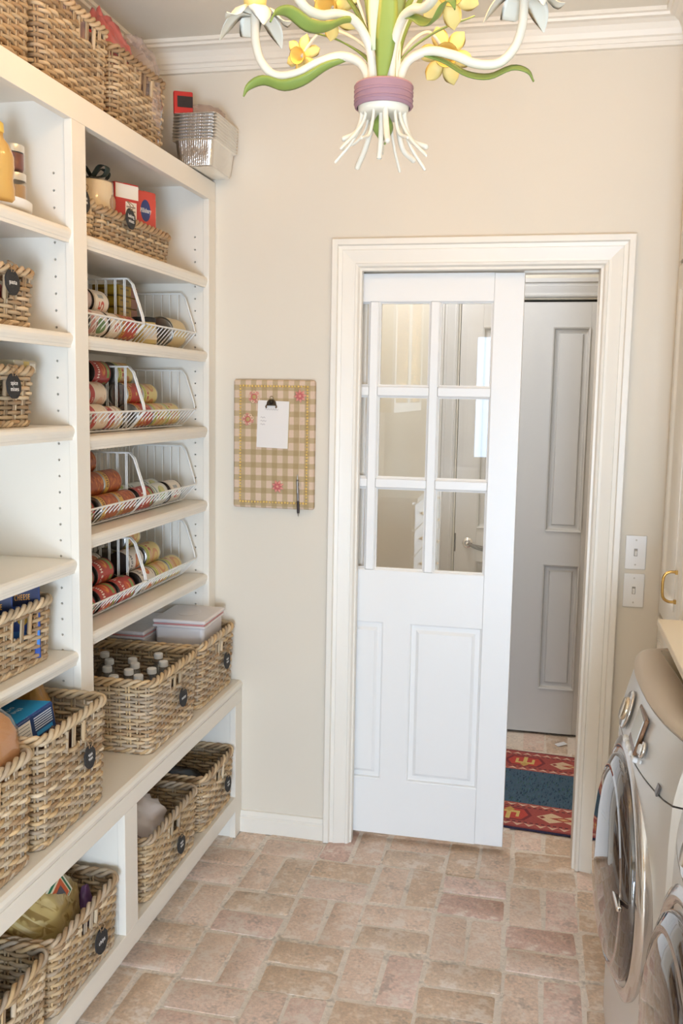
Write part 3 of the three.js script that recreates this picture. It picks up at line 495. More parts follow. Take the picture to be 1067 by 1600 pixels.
function labelTex(k) {
  return canvasTex(384, 192, (c, w, h) => {
    const band = (x, y, ww, hh, col) => { c.fillStyle = col; c.fillRect(x, y, ww, hh); };
    const oval = (x, y, a, b, col) => { c.fillStyle = col; c.beginPath(); c.ellipse(x, y, a, b, 0, 0, 7); c.fill(); };
    const txt = (s, x, y, px, col, st = 'bold') => { c.fillStyle = col; c.font = `${st} ${px}px sans-serif`; c.textAlign = 'center'; c.fillText(s, x, y); };
    const both = (f) => { f(0); f(128); f(256); };
    if (k === 'tomato') { band(0, 0, w, h, '#b3382a'); both((x) => { oval(x + 64, 104, 46, 30, '#c8512c'); oval(x + 60, 112, 36, 18, '#d7913f'); oval(x + 66, 106, 26, 10, '#c04a28'); txt("Hunt's", x + 64, 62, 38, '#f5ead8'); band(x + 10, 150, 100, 30, '#7d9a4a'); }); }
    if (k === 'bean') { band(0, 0, w, h, '#a5532a'); both((x) => { for (let i = 0; i < 40; i++) oval(x + rnd() * 128, 70 + rnd() * 120, 9, 6, ['#b8662f', '#8a3d20', '#c47a3a'][i % 3]); band(x, 0, 128, 44, '#d0a347'); txt('BUSH', x + 64, 36, 30, '#5a2a18'); band(x, 48, 128, 8, '#7a2f1c'); }); }
    if (k === 'veg') { band(0, 0, w, h, '#d9c27a'); both((x) => { band(x, 0, 128, 36, '#c9c25a'); for (let i = 0; i < 14; i++) oval(x + 8 + i * 9, 18, 3, 8, '#7f8a34'); oval(x + 64, 120, 46, 44, '#c98a54'); oval(x + 60, 130, 28, 26, '#d8b468'); band(x + 4, 46, 120, 22, '#b4473a'); band(x + 16, 52, 90, 9, '#e8d6ad'); }); }
    if (k === 'chili') { band(0, 0, w, h, '#b23a2c'); both((x) => { for (let i = 0; i < 22; i++) oval(x + rnd() * 128, 60 + rnd() * 130, 10, 8, ['#d19a45', '#c9b263', '#9c3024'][i % 3]); band(x, 0, 128, 40, '#c4932f'); for (let i = 0; i < 10; i++) oval(x + 8 + i * 12, 20, 4, 9, '#9a2b20'); }); }
    if (k === 'cream') { band(0, 0, w, h, '#e4cfb4'); both((x) => { band(x, 0, 128, 52, '#b43c34'); band(x, 52, 128, 6, '#e9dfd0'); txt('soup', x + 64, 38, 28, '#efe2d0', 'italic'); oval(x + 64, 128, 34, 34, '#dcb795'); band(x + 20, 168, 88, 6, '#c69c80'); }); }
    if (k === 'soup') { band(0, 0, w, h, '#e8dccb'); both((x) => { band(x, 0, 128, 80, '#b0392f'); oval(x + 64, 84, 20, 20, '#cfa04c'); band(x + 14, 120, 98, 8, '#b0392f'); band(x + 24, 138, 78, 6, '#9a8a78'); band(x + 34, 38, 60, 10, '#efe0cc'); band(x, 176, 128, 16, '#c0a050'); }); }
    if (k === 'stew') { band(0, 0, w, h, '#ddd0c0'); both((x) => { oval(x + 64, 120, 42, 34, '#c46a3c'); oval(x + 60, 124, 22, 16, '#dca860'); txt('stew', x + 64, 50, 40, '#4c453f', 'italic bold'); band(x + 16, 168, 92, 6, '#8a7c6c'); }); }
    if (k === 'corn') { band(0, 0, w, h, '#dcd9cb'); both((x) => { oval(x + 50, 110, 40, 44, '#a9b45e'); oval(x + 72, 124, 22, 30, '#cfc884'); band(x + 10, 26, 100, 20, '#8f9f9c'); band(x, 0, 128, 10, '#7a8a62'); }); }
    if (k === 'milk') { band(0, 0, w, h, '#e6d9c6'); both((x) => { band(x, 0, 128, 20, '#c9b79c'); txt('5', x + 56, 132, 96, '#bf4a34'); band(x + 92, 60, 18, 70, '#9fa3a0'); }); }
    if (k === 'dark') { band(0, 0, w, h, '#6a5a50'); both((x) => { band(x, 0, 128, 70, '#cdb9ad'); oval(x + 40, 36, 20, 22, '#7c7f8c'); oval(x + 88, 40, 22, 18, '#b87a4a'); band(x, 70, 128, 14, '#d8ccc0'); band(x, 150, 128, 42, '#b8a29c'); }); }
    if (k === 'green') { band(0, 0, w, h, '#d8c8bc'); both((x) => { oval(x + 60, 120, 40, 50, '#5f7f4a'); band(x, 0, 128, 46, '#b9847c'); band(x + 20, 60, 70, 12, '#8d4a42'); }); }
  });
}
const kinds = { tomato: ['red tomato can', 0.0365, 0.108, darkSteel], bean: ['orange-brown bean can', 0.0365, 0.112, steel], veg: ['yellow vegetable can', 0.0365, 0.108, steel], chili: ['red and gold can', 0.0365, 0.108, steel], cream: ['cream can with red band', 0.0365, 0.105, steel], soup: ['red and white can', 0.033, 0.100, steel], stew: ['off-white stew can', 0.0365, 0.112, darkSteel], corn: ['pale can with green print', 0.0365, 0.110, steel], milk: ['cream can with orange numeral', 0.0365, 0.095, darkSteel], dark: ['brown and pink can', 0.0365, 0.105, darkSteel], green: ['pink and green can', 0.0365, 0.105, steel] };
const canProto = {};
for (const [k, [, R, L, em]] of Object.entries(kinds)) {
  const g = new THREE.Group(), e = canEnd(em, R);
  part(g, 'paper_label', new THREE.CylinderGeometry(R, R, L - 0.008, 32, 1, true).rotateX(Math.PI / 2), M([255, 255, 255], 0.4, { map: labelTex(k) }));
  part(g, 'can_body', lathe([[R * 0.97, -L / 2 + 0.002], [R * 0.995, -L / 2 + 0.004], [R * 0.995, L / 2 - 0.004], [R * 0.97, L / 2 - 0.002]], 28).rotateX(Math.PI / 2), steel);
  part(g, 'can_lid', e.geo, e.mat, [0, 0, L / 2], [Math.PI / 2, 0, 0]); part(g, 'can_lid', e.geo, e.mat, [0, 0, -L / 2], [-Math.PI / 2, 0, 0]);
  canProto[k] = g;
}
// rows of cans lying along the shelf: [shelf, row, list of [kind, z of middle]]; rows are named by where they lie
const ROWS = { front: [-0.096, 0.0455], middle: [-0.172, 0.0455], back: [-0.246, 0.0455], second: [-0.134, 0.1085], 'second rear': [-0.209, 0.1085], top: [-0.172, 0.1715] };
const SAID = { front: 'in the front bottom row', middle: 'in the middle bottom row', back: 'in the rear bottom row', second: 'in the stacked second row', 'second rear': 'in the rear second row', top: 'in the top row' };
const nth = ['nearest', 'second', 'third', 'fourth', 'fifth', 'sixth', 'seventh', 'eighth'];
const canRows = [
  [1, 'front', [['dark', 0.885], ['green', 0.765], ['milk', 0.655], ['chili', 0.575]]], [1, 'second', [['dark', 0.79], ['milk', 0.68]]], [1, 'middle', [['cream', 0.84], ['cream', 0.71]]],
  [2, 'front', [['soup', 0.885], ['cream', 0.775], ['soup', 0.665], ['chili', 0.462], ['veg', 0.350], ['veg', 0.238]]], [2, 'middle', [['cream', 0.885], ['chili', 0.775], ['tomato', 0.665], ['chili', 0.462], ['veg', 0.350], ['veg', 0.238]]], [2, 'second', [['tomato', 0.87], ['cream', 0.70], ['chili', 0.455], ['veg', 0.343]]], [2, 'second rear', [['tomato', 0.87], ['tomato', 0.62], ['veg', 0.40], ['cream', 0.285]]], [2, 'top', [['chili', 0.88], ['tomato', 0.60], ['veg', 0.44]]], [2, 'back', [['soup', 0.83], ['tomato', 0.62], ['veg', 0.36]]],
  [3, 'front', [['tomato', 0.865], ['bean', 0.715], ['bean', 0.597], ['tomato', 0.462], ['corn', 0.345], ['milk', 0.225]]], [3, 'middle', [['tomato', 0.86], ['bean', 0.74], ['tomato', 0.60], ['corn', 0.46], ['corn', 0.345], ['corn', 0.225]]], [3, 'second', [['bean', 0.86], ['bean', 0.735], ['bean', 0.62]]], [3, 'top', [['bean', 0.82], ['bean', 0.70]]], [3, 'second rear', [['bean', 0.82], ['tomato', 0.64]]],
  [4, 'front', [['tomato', 0.87], ['tomato', 0.735], ['tomato', 0.610], ['stew', 0.455], ['veg', 0.340], ['veg', 0.222]]], [4, 'middle', [['tomato', 0.86], ['tomato', 0.73], ['tomato', 0.60], ['stew', 0.462], ['veg', 0.345], ['veg', 0.23]]], [4, 'second', [['tomato', 0.80], ['tomato', 0.675], ['veg', 0.330], ['stew', 0.46]]], [4, 'second rear', [['tomato', 0.72], ['stew', 0.595], ['veg', 0.40]]], [4, 'top', [['tomato', 0.765], ['veg', 0.40]]], [4, 'back', [['tomato', 0.70], ['veg', 0.36]]],
];
for (const [s, row, list] of canRows) {
  const said = {};
  list.forEach(([k, z], i) => {
    const [x, y] = ROWS[row], c = canProto[k].clone(), near = list.filter((q) => q[1] > 0.52), bin = z > 0.52 ? 'near' : 'far', j = z > 0.52 ? i : i - near.length;
    c.name = numbered('food_can'); c.position.set(x + rr(-0.002, 0.002), topR[s] + y + kinds[k][1] - 0.0365 + 0.0002, z); c.rotation.z = rr(0, 6.28); scene.add(c);
    c.userData = { label: `${kinds[k][0]}, ${nth[j]} ${SAID[row]}, ${bin} bin, ${ordinal[s]} shelf`, category: 'can', group: 'food cans in the wire bins' };
  });
}
// the far bin of the second shelf: yellow boxes, jar, one large can
{
  const t = canvasTex(128, 64, (c) => { c.fillStyle = '#c9b04a'; c.fillRect(0, 0, 128, 64); c.fillStyle = '#8d7a2c'; c.fillRect(0, 56, 128, 8); c.fillRect(8, 18, 60, 10); c.fillStyle = '#e0cf86'; c.fillRect(76, 12, 40, 36); });
  ['lowest', 'middle', 'topmost'].forEach((k, i) => {
    const b = thing('gelatin_box', `small yellow and brown box, ${k} of three stacked in a wire bin`, 'box', [-0.19, topR[1] + 0.082 + i * 0.0345, 0.40], 0, 'stacked yellow boxes');
    part(b, 'carton', bx(-0.045, 0, -0.065, 0.045, 0.0335, 0.065, 0.002), M([200, 178, 84], 0.5, { map: t })); part(b, 'brown_end', bx(-0.0455, 0.001, -0.0665, 0.0455, 0.0325, -0.02, 0.0015), M([134, 84, 62], 0.5));
  });
  const b2 = thing('packet_box', 'pale blue printed box under the stacked yellow boxes', 'box', [-0.19, topR[1] + 0.006, 0.40]);
  part(b2, 'carton', bx(-0.05, 0, -0.068, 0.05, 0.0755, 0.068, 0.003), M([190, 180, 168], 0.5)); part(b2, 'printed_panel', bx(0.0501, 0.03, -0.06, 0.0508, 0.072, 0.06, 0), M([96, 108, 150], 0.5));
  const j = thing('jar', 'short jar with black lid behind the wire bin front on the second shelf', 'jar', [-0.10, topR[1] + 0.006, 0.385]);
  part(j, 'glass', lathe([[0, 0], [0.036, 0], [0.04, 0.006], [0.04, 0.06], [0.035, 0.07]], 28), M([206, 178, 110], 0.25)); part(j, 'lid', lathe([[0, 0.084], [0.035, 0.084], [0.038, 0.081], [0.038, 0.069], [0.034, 0.069]], 28), black);
  part(j, 'paper_label', new THREE.CylinderGeometry(0.0405, 0.0405, 0.035, 28, 1, true, 0.4, 2.4), M([222, 206, 180], 0.5), [0, 0.032, 0]);
  const R = 0.049, L = 0.115, g = thing('large_can', 'large pale can showing its ringed metal end on the second shelf', 'can', [-0.100, topR[1] + 0.006 + R, 0.20]), e = canEnd(steel, R);
  part(g, 'paper_label', new THREE.CylinderGeometry(R, R, L - 0.008, 32, 1, true).rotateX(Math.PI / 2), M([214, 190, 140], 0.45));
  part(g, 'can_body', lathe([[R * 0.97, -L / 2 + 0.002], [R * 0.995, -L / 2 + 0.004], [R * 0.995, L / 2 - 0.004], [R * 0.97, L / 2 - 0.002]], 28).rotateX(Math.PI / 2), steel);
  for (const q of [1, -1]) part(g, 'can_lid', e.geo, e.mat, [0, 0, q * L / 2], [q * Math.PI / 2, 0, 0]);
}

// ---------------------------------------------------------------- baking basket, near-bay shelves
function carton(name, label, [x, y, z], [w, h, d], turn, col, faces = [], lean = 0) {
  const b = thing(name, label, 'box', [x, y, z], turn); b.rotation.z = lean;
  part(b, 'carton', bx(-w / 2, 0, -d / 2, w / 2, h, d / 2, 0.0025), M(col, 0.45));
  part(b, 'end_flap', bx(-w / 2 + 0.002, h - 0.0005, -d / 2 + 0.002, w / 2 - 0.002, h + 0.0012, d * 0.1, 0), M(col.map((q) => Math.min(255, q * 1.06)), 0.5));
  for (const [axis, draw, cw = 128, ch = 192] of faces) {
    const tex = canvasTex(cw, ch, draw), e = 0.0008;
    if (axis === 'x') part(b, 'printed_panel', new THREE.BoxGeometry(d - 0.006, h - 0.006, e), M([255, 255, 255], 0.42, { map: tex }), [w / 2 + e / 2, h / 2, 0], [0, Math.PI / 2, 0]);
    if (axis === 'z') part(b, 'printed_panel', new THREE.BoxGeometry(w - 0.006, h - 0.006, e), M([255, 255, 255], 0.42, { map: tex }), [0, h / 2, d / 2 + e / 2]);
    if (axis === 'y') part(b, 'printed_panel', new THREE.BoxGeometry(w - 0.006, e, d - 0.006), M([255, 255, 255], 0.42, { map: tex }), [0, h + 0.0014, 0]);
  }
  return b;
}
const by = topR[0] + 0.012;
{
  const r = thing('gift_tub', 'cream cylindrical tub wrapped in clear film with a dark green bow', 'container', [-0.115, by, 0.690]);
  part(r, 'tub', lathe([[0, 0], [0.052, 0], [0.056, 0.004], [0.056, 0.168], [0.052, 0.172], [0, 0.172]], 36), M([232, 212, 180], 0.4));
  part(r, 'seal', lathe([[0, 0.002], [0.016, 0.002], [0.018, 0], [0, 0]], 20).rotateZ(-Math.PI / 2).scale(0.4, 1.3, 1), M([176, 130, 92], 0.5), [0.0555, 0.115, -0.012]);
  part(r, 'film_wrap', lathe([[0.0575, 0.002], [0.0585, 0.09], [0.0575, 0.172], [0.03, 0.182], [0.012, 0.186]], 36), film([250, 246, 238], 0.95, 0.12));
  const gm = M([34, 44, 36], 0.6);
  for (const [a, b] of [[1, 0.3], [-1, 0.2], [0.4, -1], [-0.5, 0.9]]) part(r, 'bow_loop', blade([[0, 0.184, 0], [a * 0.03, 0.214, b * 0.03], [a * 0.055, 0.205, b * 0.055], [a * 0.045, 0.186, b * 0.045], [a * 0.01, 0.184, b * 0.01]], () => 0.010, 0.0012, [-b, 0, a], 16, 0), gm);
  solo('yellow_bag', 'yellow flour bag corner beside the bow-topped tub', 'bag', bag(0.08, 0.15, 0.06, 31, 0.1, 0.3), M([214, 178, 96], 0.5), [-0.12, by, 0.875]);
}
carton('brownie_box', 'red and white baking box with open white flap', [-0.105, by, 0.525], [0.05, 0.200, 0.090], -0.45, [196, 52, 46], [['x', (c, w, h) => { c.fillStyle = '#c43a34'; c.fillRect(0, 0, w, h); c.fillStyle = '#f0e4d4'; c.fillRect(0, 0, w, 40); c.fillStyle = '#eadfd0'; c.fillRect(54, 48, 64, 130); c.fillStyle = '#8f7f78'; for (let y = 60; y < 170; y += 12) c.fillRect(60, y, 50, 4); }]]);
carton('cookie_box', 'orange-red mix box with a round blue emblem', [-0.095, by, 0.415], [0.05, 0.200, 0.085], -0.35, [208, 76, 58], [['x', (c, w, h) => { c.fillStyle = '#cf4a3a'; c.fillRect(0, 0, w, h); for (let i = 0; i < 8; i++) { c.fillStyle = '#d99a4e'; c.beginPath(); c.ellipse(20 + (i % 3) * 40, 110 + Math.floor(i / 3) * 30, 14, 12, 0, 0, 7); c.fill(); } c.fillStyle = '#2b3a72'; c.beginPath(); c.ellipse(58, 54, 34, 32, 0, 0, 7); c.fill(); c.fillStyle = '#f2ead8'; c.font = 'bold italic 17px serif'; c.textAlign = 'center'; c.fillText('Pillsbury', 58, 60); }]]);
carton('cake_box', 'narrow red and pink box right of the emblem box', [-0.10, by, 0.352], [0.05, 0.190, 0.022], 0.08, [206, 70, 66], [['x', (c, w, h) => { c.fillStyle = '#c94a44'; c.fillRect(0, 0, w, h); c.fillStyle = '#e7b6a4'; c.fillRect(30, 20, 70, 120); }, 64, 192]]);
carton('frosting_box', 'narrow red box with purple stripe at the basket\'s far end', [-0.155, by, 0.345], [0.05, 0.200, 0.024], 0.05, [192, 40, 46], [['x', (c, w, h) => { c.fillStyle = '#b8323a'; c.fillRect(0, 0, w, h); c.fillStyle = '#5a4a8a'; c.fillRect(0, 30, w, 60); c.fillStyle = '#d8a08c'; c.fillRect(14, 110, 36, 40); }, 64, 192]]);
solo('candy_bag', 'crumpled yellow candy bag in the baking basket', 'bag', bag(0.09, 0.105, 0.12, 37, 0.16, 0.4), M([206, 172, 74], 0.35), [-0.105, by, 0.615]);

// turntable and jars on the near bay's top shelf
{
  const y = topL[0] + 0.0008, t = thing('turntable', 'white round turntable on the top near-bay shelf', 'turntable', [-0.168, y, 1.188]);
  part(t, 'base', lathe([[0, 0], [0.08, 0], [0.08, 0.012], [0, 0.012]], 40), white); part(t, 'tray', lathe([[0, 0.012], [0.128, 0.012], [0.134, 0.016], [0.135, 0.034], [0.132, 0.036], [0.128, 0.034], [0.126, 0.019], [0, 0.018]], 56), white);
  const ty = y + 0.0185;
  const jar = (label, x, yy, z, col, R, H) => {
    const j = thing('preserve_jar', label, 'jar', [x, yy, z]);
    part(j, 'contents', lathe([[0, 0.004], [R - 0.006, 0.004], [R - 0.003, 0.01], [R - 0.003, H * 0.72], [0, H * 0.72]], 28), M(col, 0.4));
    part(j, 'glass', lathe([[0, 0], [R - 0.004, 0], [R, 0.006], [R, H * 0.78], [R - 0.004, H * 0.86], [R - 0.005, H]], 28), glass);
    part(j, 'lid', lathe([[0, H + 0.004], [R - 0.004, H + 0.004], [R - 0.001, H + 0.002], [R - 0.001, H - 0.014], [R - 0.004, H - 0.014]], 32), M([226, 220, 208], 0.3, { metalness: 0.5 }));
  };
  jar('glass jar of tan filling with white metal lid, lower of two stacked jars', -0.110, ty, 1.110, [178, 142, 92], 0.034, 0.088);
  jar('glass jar of dark red preserve stacked on the tan jar', -0.110, ty + 0.093, 1.110, [120, 58, 44], 0.031, 0.060);
  const b = thing('honey_bottle', 'amber orange bottle on the turntable at the photo\'s left edge', 'bottle', [-0.075, ty, 1.235]);
  part(b, 'bottle', lathe([[0, 0], [0.036, 0], [0.041, 0.008], [0.041, 0.03], [0.038, 0.05], [0.041, 0.075], [0.041, 0.10], [0.032, 0.125], [0.02, 0.14], [0.019, 0.155], [0, 0.155]], 32), new THREE.MeshPhysicalMaterial({ color: C(232, 186, 104), roughness: 0.15, transmission: 0.25, thickness: 0 }));
  part(b, 'cap', lathe([[0, 0.182], [0.01, 0.18], [0.02, 0.172], [0.021, 0.154], [0.019, 0.152]], 28), M([224, 190, 90], 0.4));
}
// near-bay basket contents
carton('spice_box', 'small grey and yellow box lying on the spice basket', [-0.12, topL[2] + 0.128, 1.15], [0.11, 0.030, 0.12], 0.1, [186, 172, 140], [['x', (c, w, h) => { c.fillStyle = '#b9ad98'; c.fillRect(0, 0, w, h); c.fillStyle = '#cfb04a'; c.fillRect(100, 0, 70, h); c.fillStyle = '#e6dfd0'; c.fillRect(176, 10, 70, 40); }, 256, 64]]);
solo('pasta_bag', 'red pasta bag inside the basket tagged pasta', 'bag', bag(0.14, 0.115, 0.22, 41, 0.12, 0.4), M([170, 60, 50], 0.35), [-0.14, topL[1] + 0.012, 1.27]);
for (const [i, x, z, turn, w] of [[0, -0.085, 1.160, -0.85, 'right-hand'], [1, -0.10, 1.255, -0.9, 'middle'], [2, -0.12, 1.345, -0.85, 'left-hand']])
  carton('macaroni_box', `${w} blue pasta box with white lettering in the near-bay basket`, [x, topL[4] + 0.016, z], [0.045, 0.222 - 0.008 * i, 0.085], turn, [30, 62, 128], [['x', (c, w2, h) => { c.fillStyle = '#1f4a9c'; c.fillRect(0, 0, w2, h); c.fillStyle = '#16264e'; c.fillRect(0, 14, w2, 60); c.fillStyle = '#f0e8da'; c.font = 'bold 17px sans-serif'; c.textAlign = 'center'; c.fillText('Macaroni', w2 / 2, 38); c.fillStyle = '#e8a23c'; c.fillText('CHEESE', w2 / 2, 62); c.strokeStyle = '#e6b23c'; c.lineWidth = 12; c.beginPath(); c.arc(w2 / 2, 92, 20, 0.2, 2.9); c.stroke(); c.fillStyle = '#3f7cc8'; c.fillRect(0, 130, w2, 40); }]]);
solo('orange_bag', 'orange snack bag at the left end of the blue box basket', 'bag', bag(0.07, 0.15, 0.06, 43, 0.1, 0.4), M([206, 120, 60], 0.4), [-0.09, topL[4] + 0.016, 1.365]);

// ---------------------------------------------------------------- ledge baskets: carton, chips, loaf, bottles, food boxes
{
  const y = 0.592;
  const bc = carton('rice_box', 'bright blue carton lying tilted in the large ledge basket', [-0.055, 0.797, 1.262], [0.135, 0.062, 0.165], -0.12, [38, 66, 124], [['y', (c, w, h) => { c.fillStyle = '#2f9bd0'; c.fillRect(0, 0, w, h); c.fillStyle = '#eef4f6'; c.font = 'bold 26px sans-serif'; c.save(); c.translate(w / 2, h / 2); c.rotate(Math.PI / 2); c.textAlign = 'center'; c.fillText('the', -20, -10); c.fillText('original', 4, 20); c.restore(); }, 160, 192], ['x', (c, w, h) => { c.fillStyle = '#27406f'; c.fillRect(0, 0, w, h); c.fillStyle = '#efe6d8'; c.fillRect(14, 8, 78, 80); c.fillStyle = '#4a4a4a'; for (let i = 0; i < 5; i++) c.fillRect(18, 20 + i * 14, 68, 2); c.fillStyle = '#e8eef4'; for (let i = 0; i < 6; i++) c.fillRect(108, 12 + i * 10, 84, 5); c.fillStyle = '#3e9ed4'; c.fillRect(112, 74, 76, 18); }, 200, 96], ['z', (c, w, h) => { c.fillStyle = '#26527c'; c.fillRect(0, 0, w, h); c.fillStyle = '#2f9bd0'; c.fillRect(0, 0, w, 20); }, 128, 64]]);
  bc.rotation.z = 0.10; bc.rotation.x = 0.12;
  solo('paper_bag', 'brown paper bag filling the large ledge basket under the carton', 'bag', bag(0.24, 0.21, 0.26, 47, 0.1, 0.3), M([120, 92, 70], 0.8), [-0.10, y, 1.21]);
  solo('snack_packet', 'yellow and purple snack bag with printed crackers beside the blue carton', 'bag', bag(0.11, 0.31, 0.11, 51, 0.12, 0.5), M([206, 172, 112], 0.35, { map: canvasTex(128, 128, (c) => { c.fillStyle = '#e4cd9a'; c.fillRect(0, 0, 128, 128); for (let i = 0; i < 26; i++) { c.fillStyle = ['#d2a868', '#c99550', '#8f9a58', '#4a4c86'][i % 4]; c.beginPath(); c.arc(rnd() * 128, rnd() * 128, 6 + rnd() * 7, 0, 7); c.fill(); } }) }), [-0.09, y, 1.115]);
  solo('pretzel_bag', 'blue and brown snack bag seen through the large basket\'s handle hole', 'bag', bag(0.06, 0.22, 0.14, 53, 0.12, 0.3), M([96, 90, 140], 0.4, { map: canvasTex(128, 128, (c) => { c.fillStyle = '#c98a4a'; c.fillRect(0, 0, 128, 128); c.fillStyle = '#3c4688'; c.fillRect(0, 50, 128, 30); c.fillStyle = '#e8e2da'; c.fillRect(0, 84, 128, 12); }) }), [0.022, y, 1.19]);
  const lf = thing('bread_loaf', 'round brown loaf in a clear bag at the photo\'s left edge', 'bread', [-0.045, 0.715, 1.475], 0.1);
  part(lf, 'crust', bag(0.22, 0.225, 0.26, 61, 0.05, 0.15), M([206, 158, 108], 0.7)); part(lf, 'clear_bag', bag(0.228, 0.233, 0.27, 61, 0.055, 0.15), film([250, 240, 230], 0.97, 0.1));
  solo('bread_loaf', 'second wrapped loaf beneath the round loaf', 'bread', bag(0.24, 0.125, 0.27, 63, 0.06, 0.2), M([176, 128, 88], 0.7), [-0.09, y, 1.57]);
  // water bottles
  const pb = new THREE.Group();
  part(pb, 'bottle', lathe([[0, 0.004], [0.024, 0], [0.0305, 0.006], [0.0305, 0.05], [0.029, 0.054], [0.0305, 0.058], [0.0305, 0.115], [0.027, 0.135], [0.016, 0.158], [0.0125, 0.168], [0.0125, 0.178]], 24), clearPlastic);
  part(pb, 'paper_label', new THREE.CylinderGeometry(0.0308, 0.0308, 0.045, 24, 1, true), M([170, 120, 130], 0.4), [0, 0.087, 0]);
  part(pb, 'cap', lathe([[0, 0.192], [0.013, 0.192], [0.0145, 0.190], [0.0148, 0.176], [0.0138, 0.175]], 24), white);
  part(pb, 'water', lathe([[0, 0.006], [0.028, 0.007], [0.0285, 0.11], [0.024, 0.135], [0.015, 0.152], [0, 0.153]], 20), new THREE.MeshPhysicalMaterial({ color: C(205, 200, 196), roughness: 0.05, transmission: 0.75, thickness: 0, ior: 1.33 }));
  const spots = [[-0.215, 0.49, 'in the rear corner by the far end'], [-0.165, 0.56, 'behind the two at the left'], [-0.135, 0.635, 'left in the second row'], [-0.075, 0.715, 'nearest the basket\'s near left rim'], [-0.060, 0.645, 'in the middle, just left of centre'], [-0.100, 0.53, 'in the centre of the rear row'], [-0.070, 0.578, 'exactly in the middle of the cluster'], [-0.008, 0.690, 'nearest the front rim'], [0.002, 0.615, 'in the front row, second from the near end'], [-0.045, 0.455, 'farthest right in the rear'], [0.006, 0.535, 'in the front row, nearest the tag']];
  for (const [x, z, k] of spots) { const b = pb.clone(); b.name = numbered('water_bottle'); b.position.set(x + 0.012, 0.596, z - 0.012); scene.add(b); b.userData = { label: `clear water bottle with white cap ${k}`, category: 'bottle', group: 'water bottles in the ledge basket' }; }
  // clear food boxes with red seals
  const box = (label, x, yy, z, w, h, d, turn) => {
    const t = thing('food_container', label, 'container', [x, yy, z], turn);
    const taper = (a, b, y0, y1, r) => { const g = new RoundedBoxGeometry(a, y1 - y0, b, 3, r), p = g.attributes.position; for (let i = 0; i < p.count; i++) { const k = 0.95 + 0.05 * (p.getY(i) / (y1 - y0) + 0.5); p.setX(i, p.getX(i) * k); p.setZ(i, p.getZ(i) * k); } return g.translate(0, (y0 + y1) / 2, 0); };
    part(t, 'tub', taper(w, d, 0, h, 0.014), frosted);
    part(t, 'rim', new RoundedBoxGeometry(w + 0.012, 0.008, d + 0.012, 3, 0.003).translate(0, h + 0.001, 0), frosted);
    part(t, 'red_seal', new RoundedBoxGeometry(w + 0.006, 0.005, d + 0.006, 3, 0.002).translate(0, h + 0.0076, 0), M([212, 140, 136], 0.5));
    part(t, 'lid', [new RoundedBoxGeometry(w + 0.014, 0.014, d + 0.014, 4, 0.0069).translate(0, h + 0.0172, 0)], frosted);
    part(t, 'lid_dimple', lathe([[0, 0], [0.03, 0.0012], [0.034, 0.0025], [0.037, 0.001]], 32).scale(1, 1, 1.5), frosted, [0, h + 0.0235, 0]);
  };
  box('clear food box with red seal at the front of the ledge basket', -0.03, 0.593, 0.178, 0.172, 0.245, 0.215, 0.04);
  box('clear food box with red seal behind the other, near the shelf back', -0.195, 0.593, 0.215, 0.135, 0.212, 0.27, 0.0);
}
// ---------------------------------------------------------------- lower cubbies
solo('black_liner', 'black plastic bag lining the lower basket by the back wall', 'bag', bag(0.28, 0.13, 0.25, 71, 0.12, 0.2), M([34, 32, 34], 0.25), [-0.10, 0.172, 0.23]);
solo('potato_bag', 'clear bag of pale pink potatoes in the lower cubby', 'bag', bag(0.24, 0.23, 0.24, 73, 0.2, 0.5), M([232, 218, 210], 0.25), [-0.07, 0.172, 0.64]);
solo('onion_bag', 'clear bag with a reddish onion beside the lower stile', 'bag', bag(0.16, 0.16, 0.12, 77, 0.2, 0.5), film([236, 220, 212], 0.7, 0.2), [-0.02, 0.172, 0.755]);
solo('onion', 'red onion half hidden behind the lower stile', 'vegetable', bag(0.075, 0.075, 0.075, 79, 0.05, 0.5), M([176, 76, 58], 0.4), [0.006, 0.172, 0.762]);
{
  const t = thing('chip_bag', 'tan transparent chip bag with a green and red emblem in the lower cubby', 'bag', [-0.075, 0.172, 1.205], 0.1);
  const tex = canvasTex(256, 256, (c) => { c.fillStyle = '#bfa468'; c.fillRect(0, 0, 256, 256); for (let i = 0; i < 260; i++) { c.fillStyle = ['#c9b078', '#a98c50', '#b89a5c', '#cdb884', '#967842'][i % 5]; c.beginPath(); const x = rnd() * 256, y = rnd() * 256; c.moveTo(x, y); c.lineTo(x + 26 * rnd(), y + 30 * rnd()); c.lineTo(x - 24 * rnd(), y + 22 * rnd()); c.fill(); } });
  const g = new THREE.SphereGeometry(1, 28, 20), b = bag(0.25, 0.265, 0.27, 83, 0.10, 0.35, 56, 40), p = b.attributes.position, uv = new Float32Array(p.count * 2); for (let i = 0; i < p.count; i++) { uv[i * 2] = p.getZ(i) * 4; uv[i * 2 + 1] = p.getY(i) * 4 + p.getX(i) * 2; } b.setAttribute('uv', new THREE.BufferAttribute(uv, 2));
  part(t, 'bag', b, M([255, 255, 255], 0.3, { map: tex }));
  const dia = (s, col, z) => part(t, 'emblem', new THREE.ExtrudeGeometry(new THREE.Shape([[-s, 0], [0, -s * 1.25], [s, 0], [0, s * 1.25]].map((q) => new THREE.Vector2(...q))), { depth: 0.002, bevelEnabled: false }), M(col, 0.4), [0.094 + z, 0.205, 0.005], [-0.15, 1.25, 0]);
  dia(0.055, [226, 216, 190], 0); dia(0.048, [40, 108, 74], 0.002); dia(0.040, [224, 206, 170], 0.004); dia(0.034, [190, 88, 52], 0.006); dia(0.02, [90, 84, 84], 0.008);
}
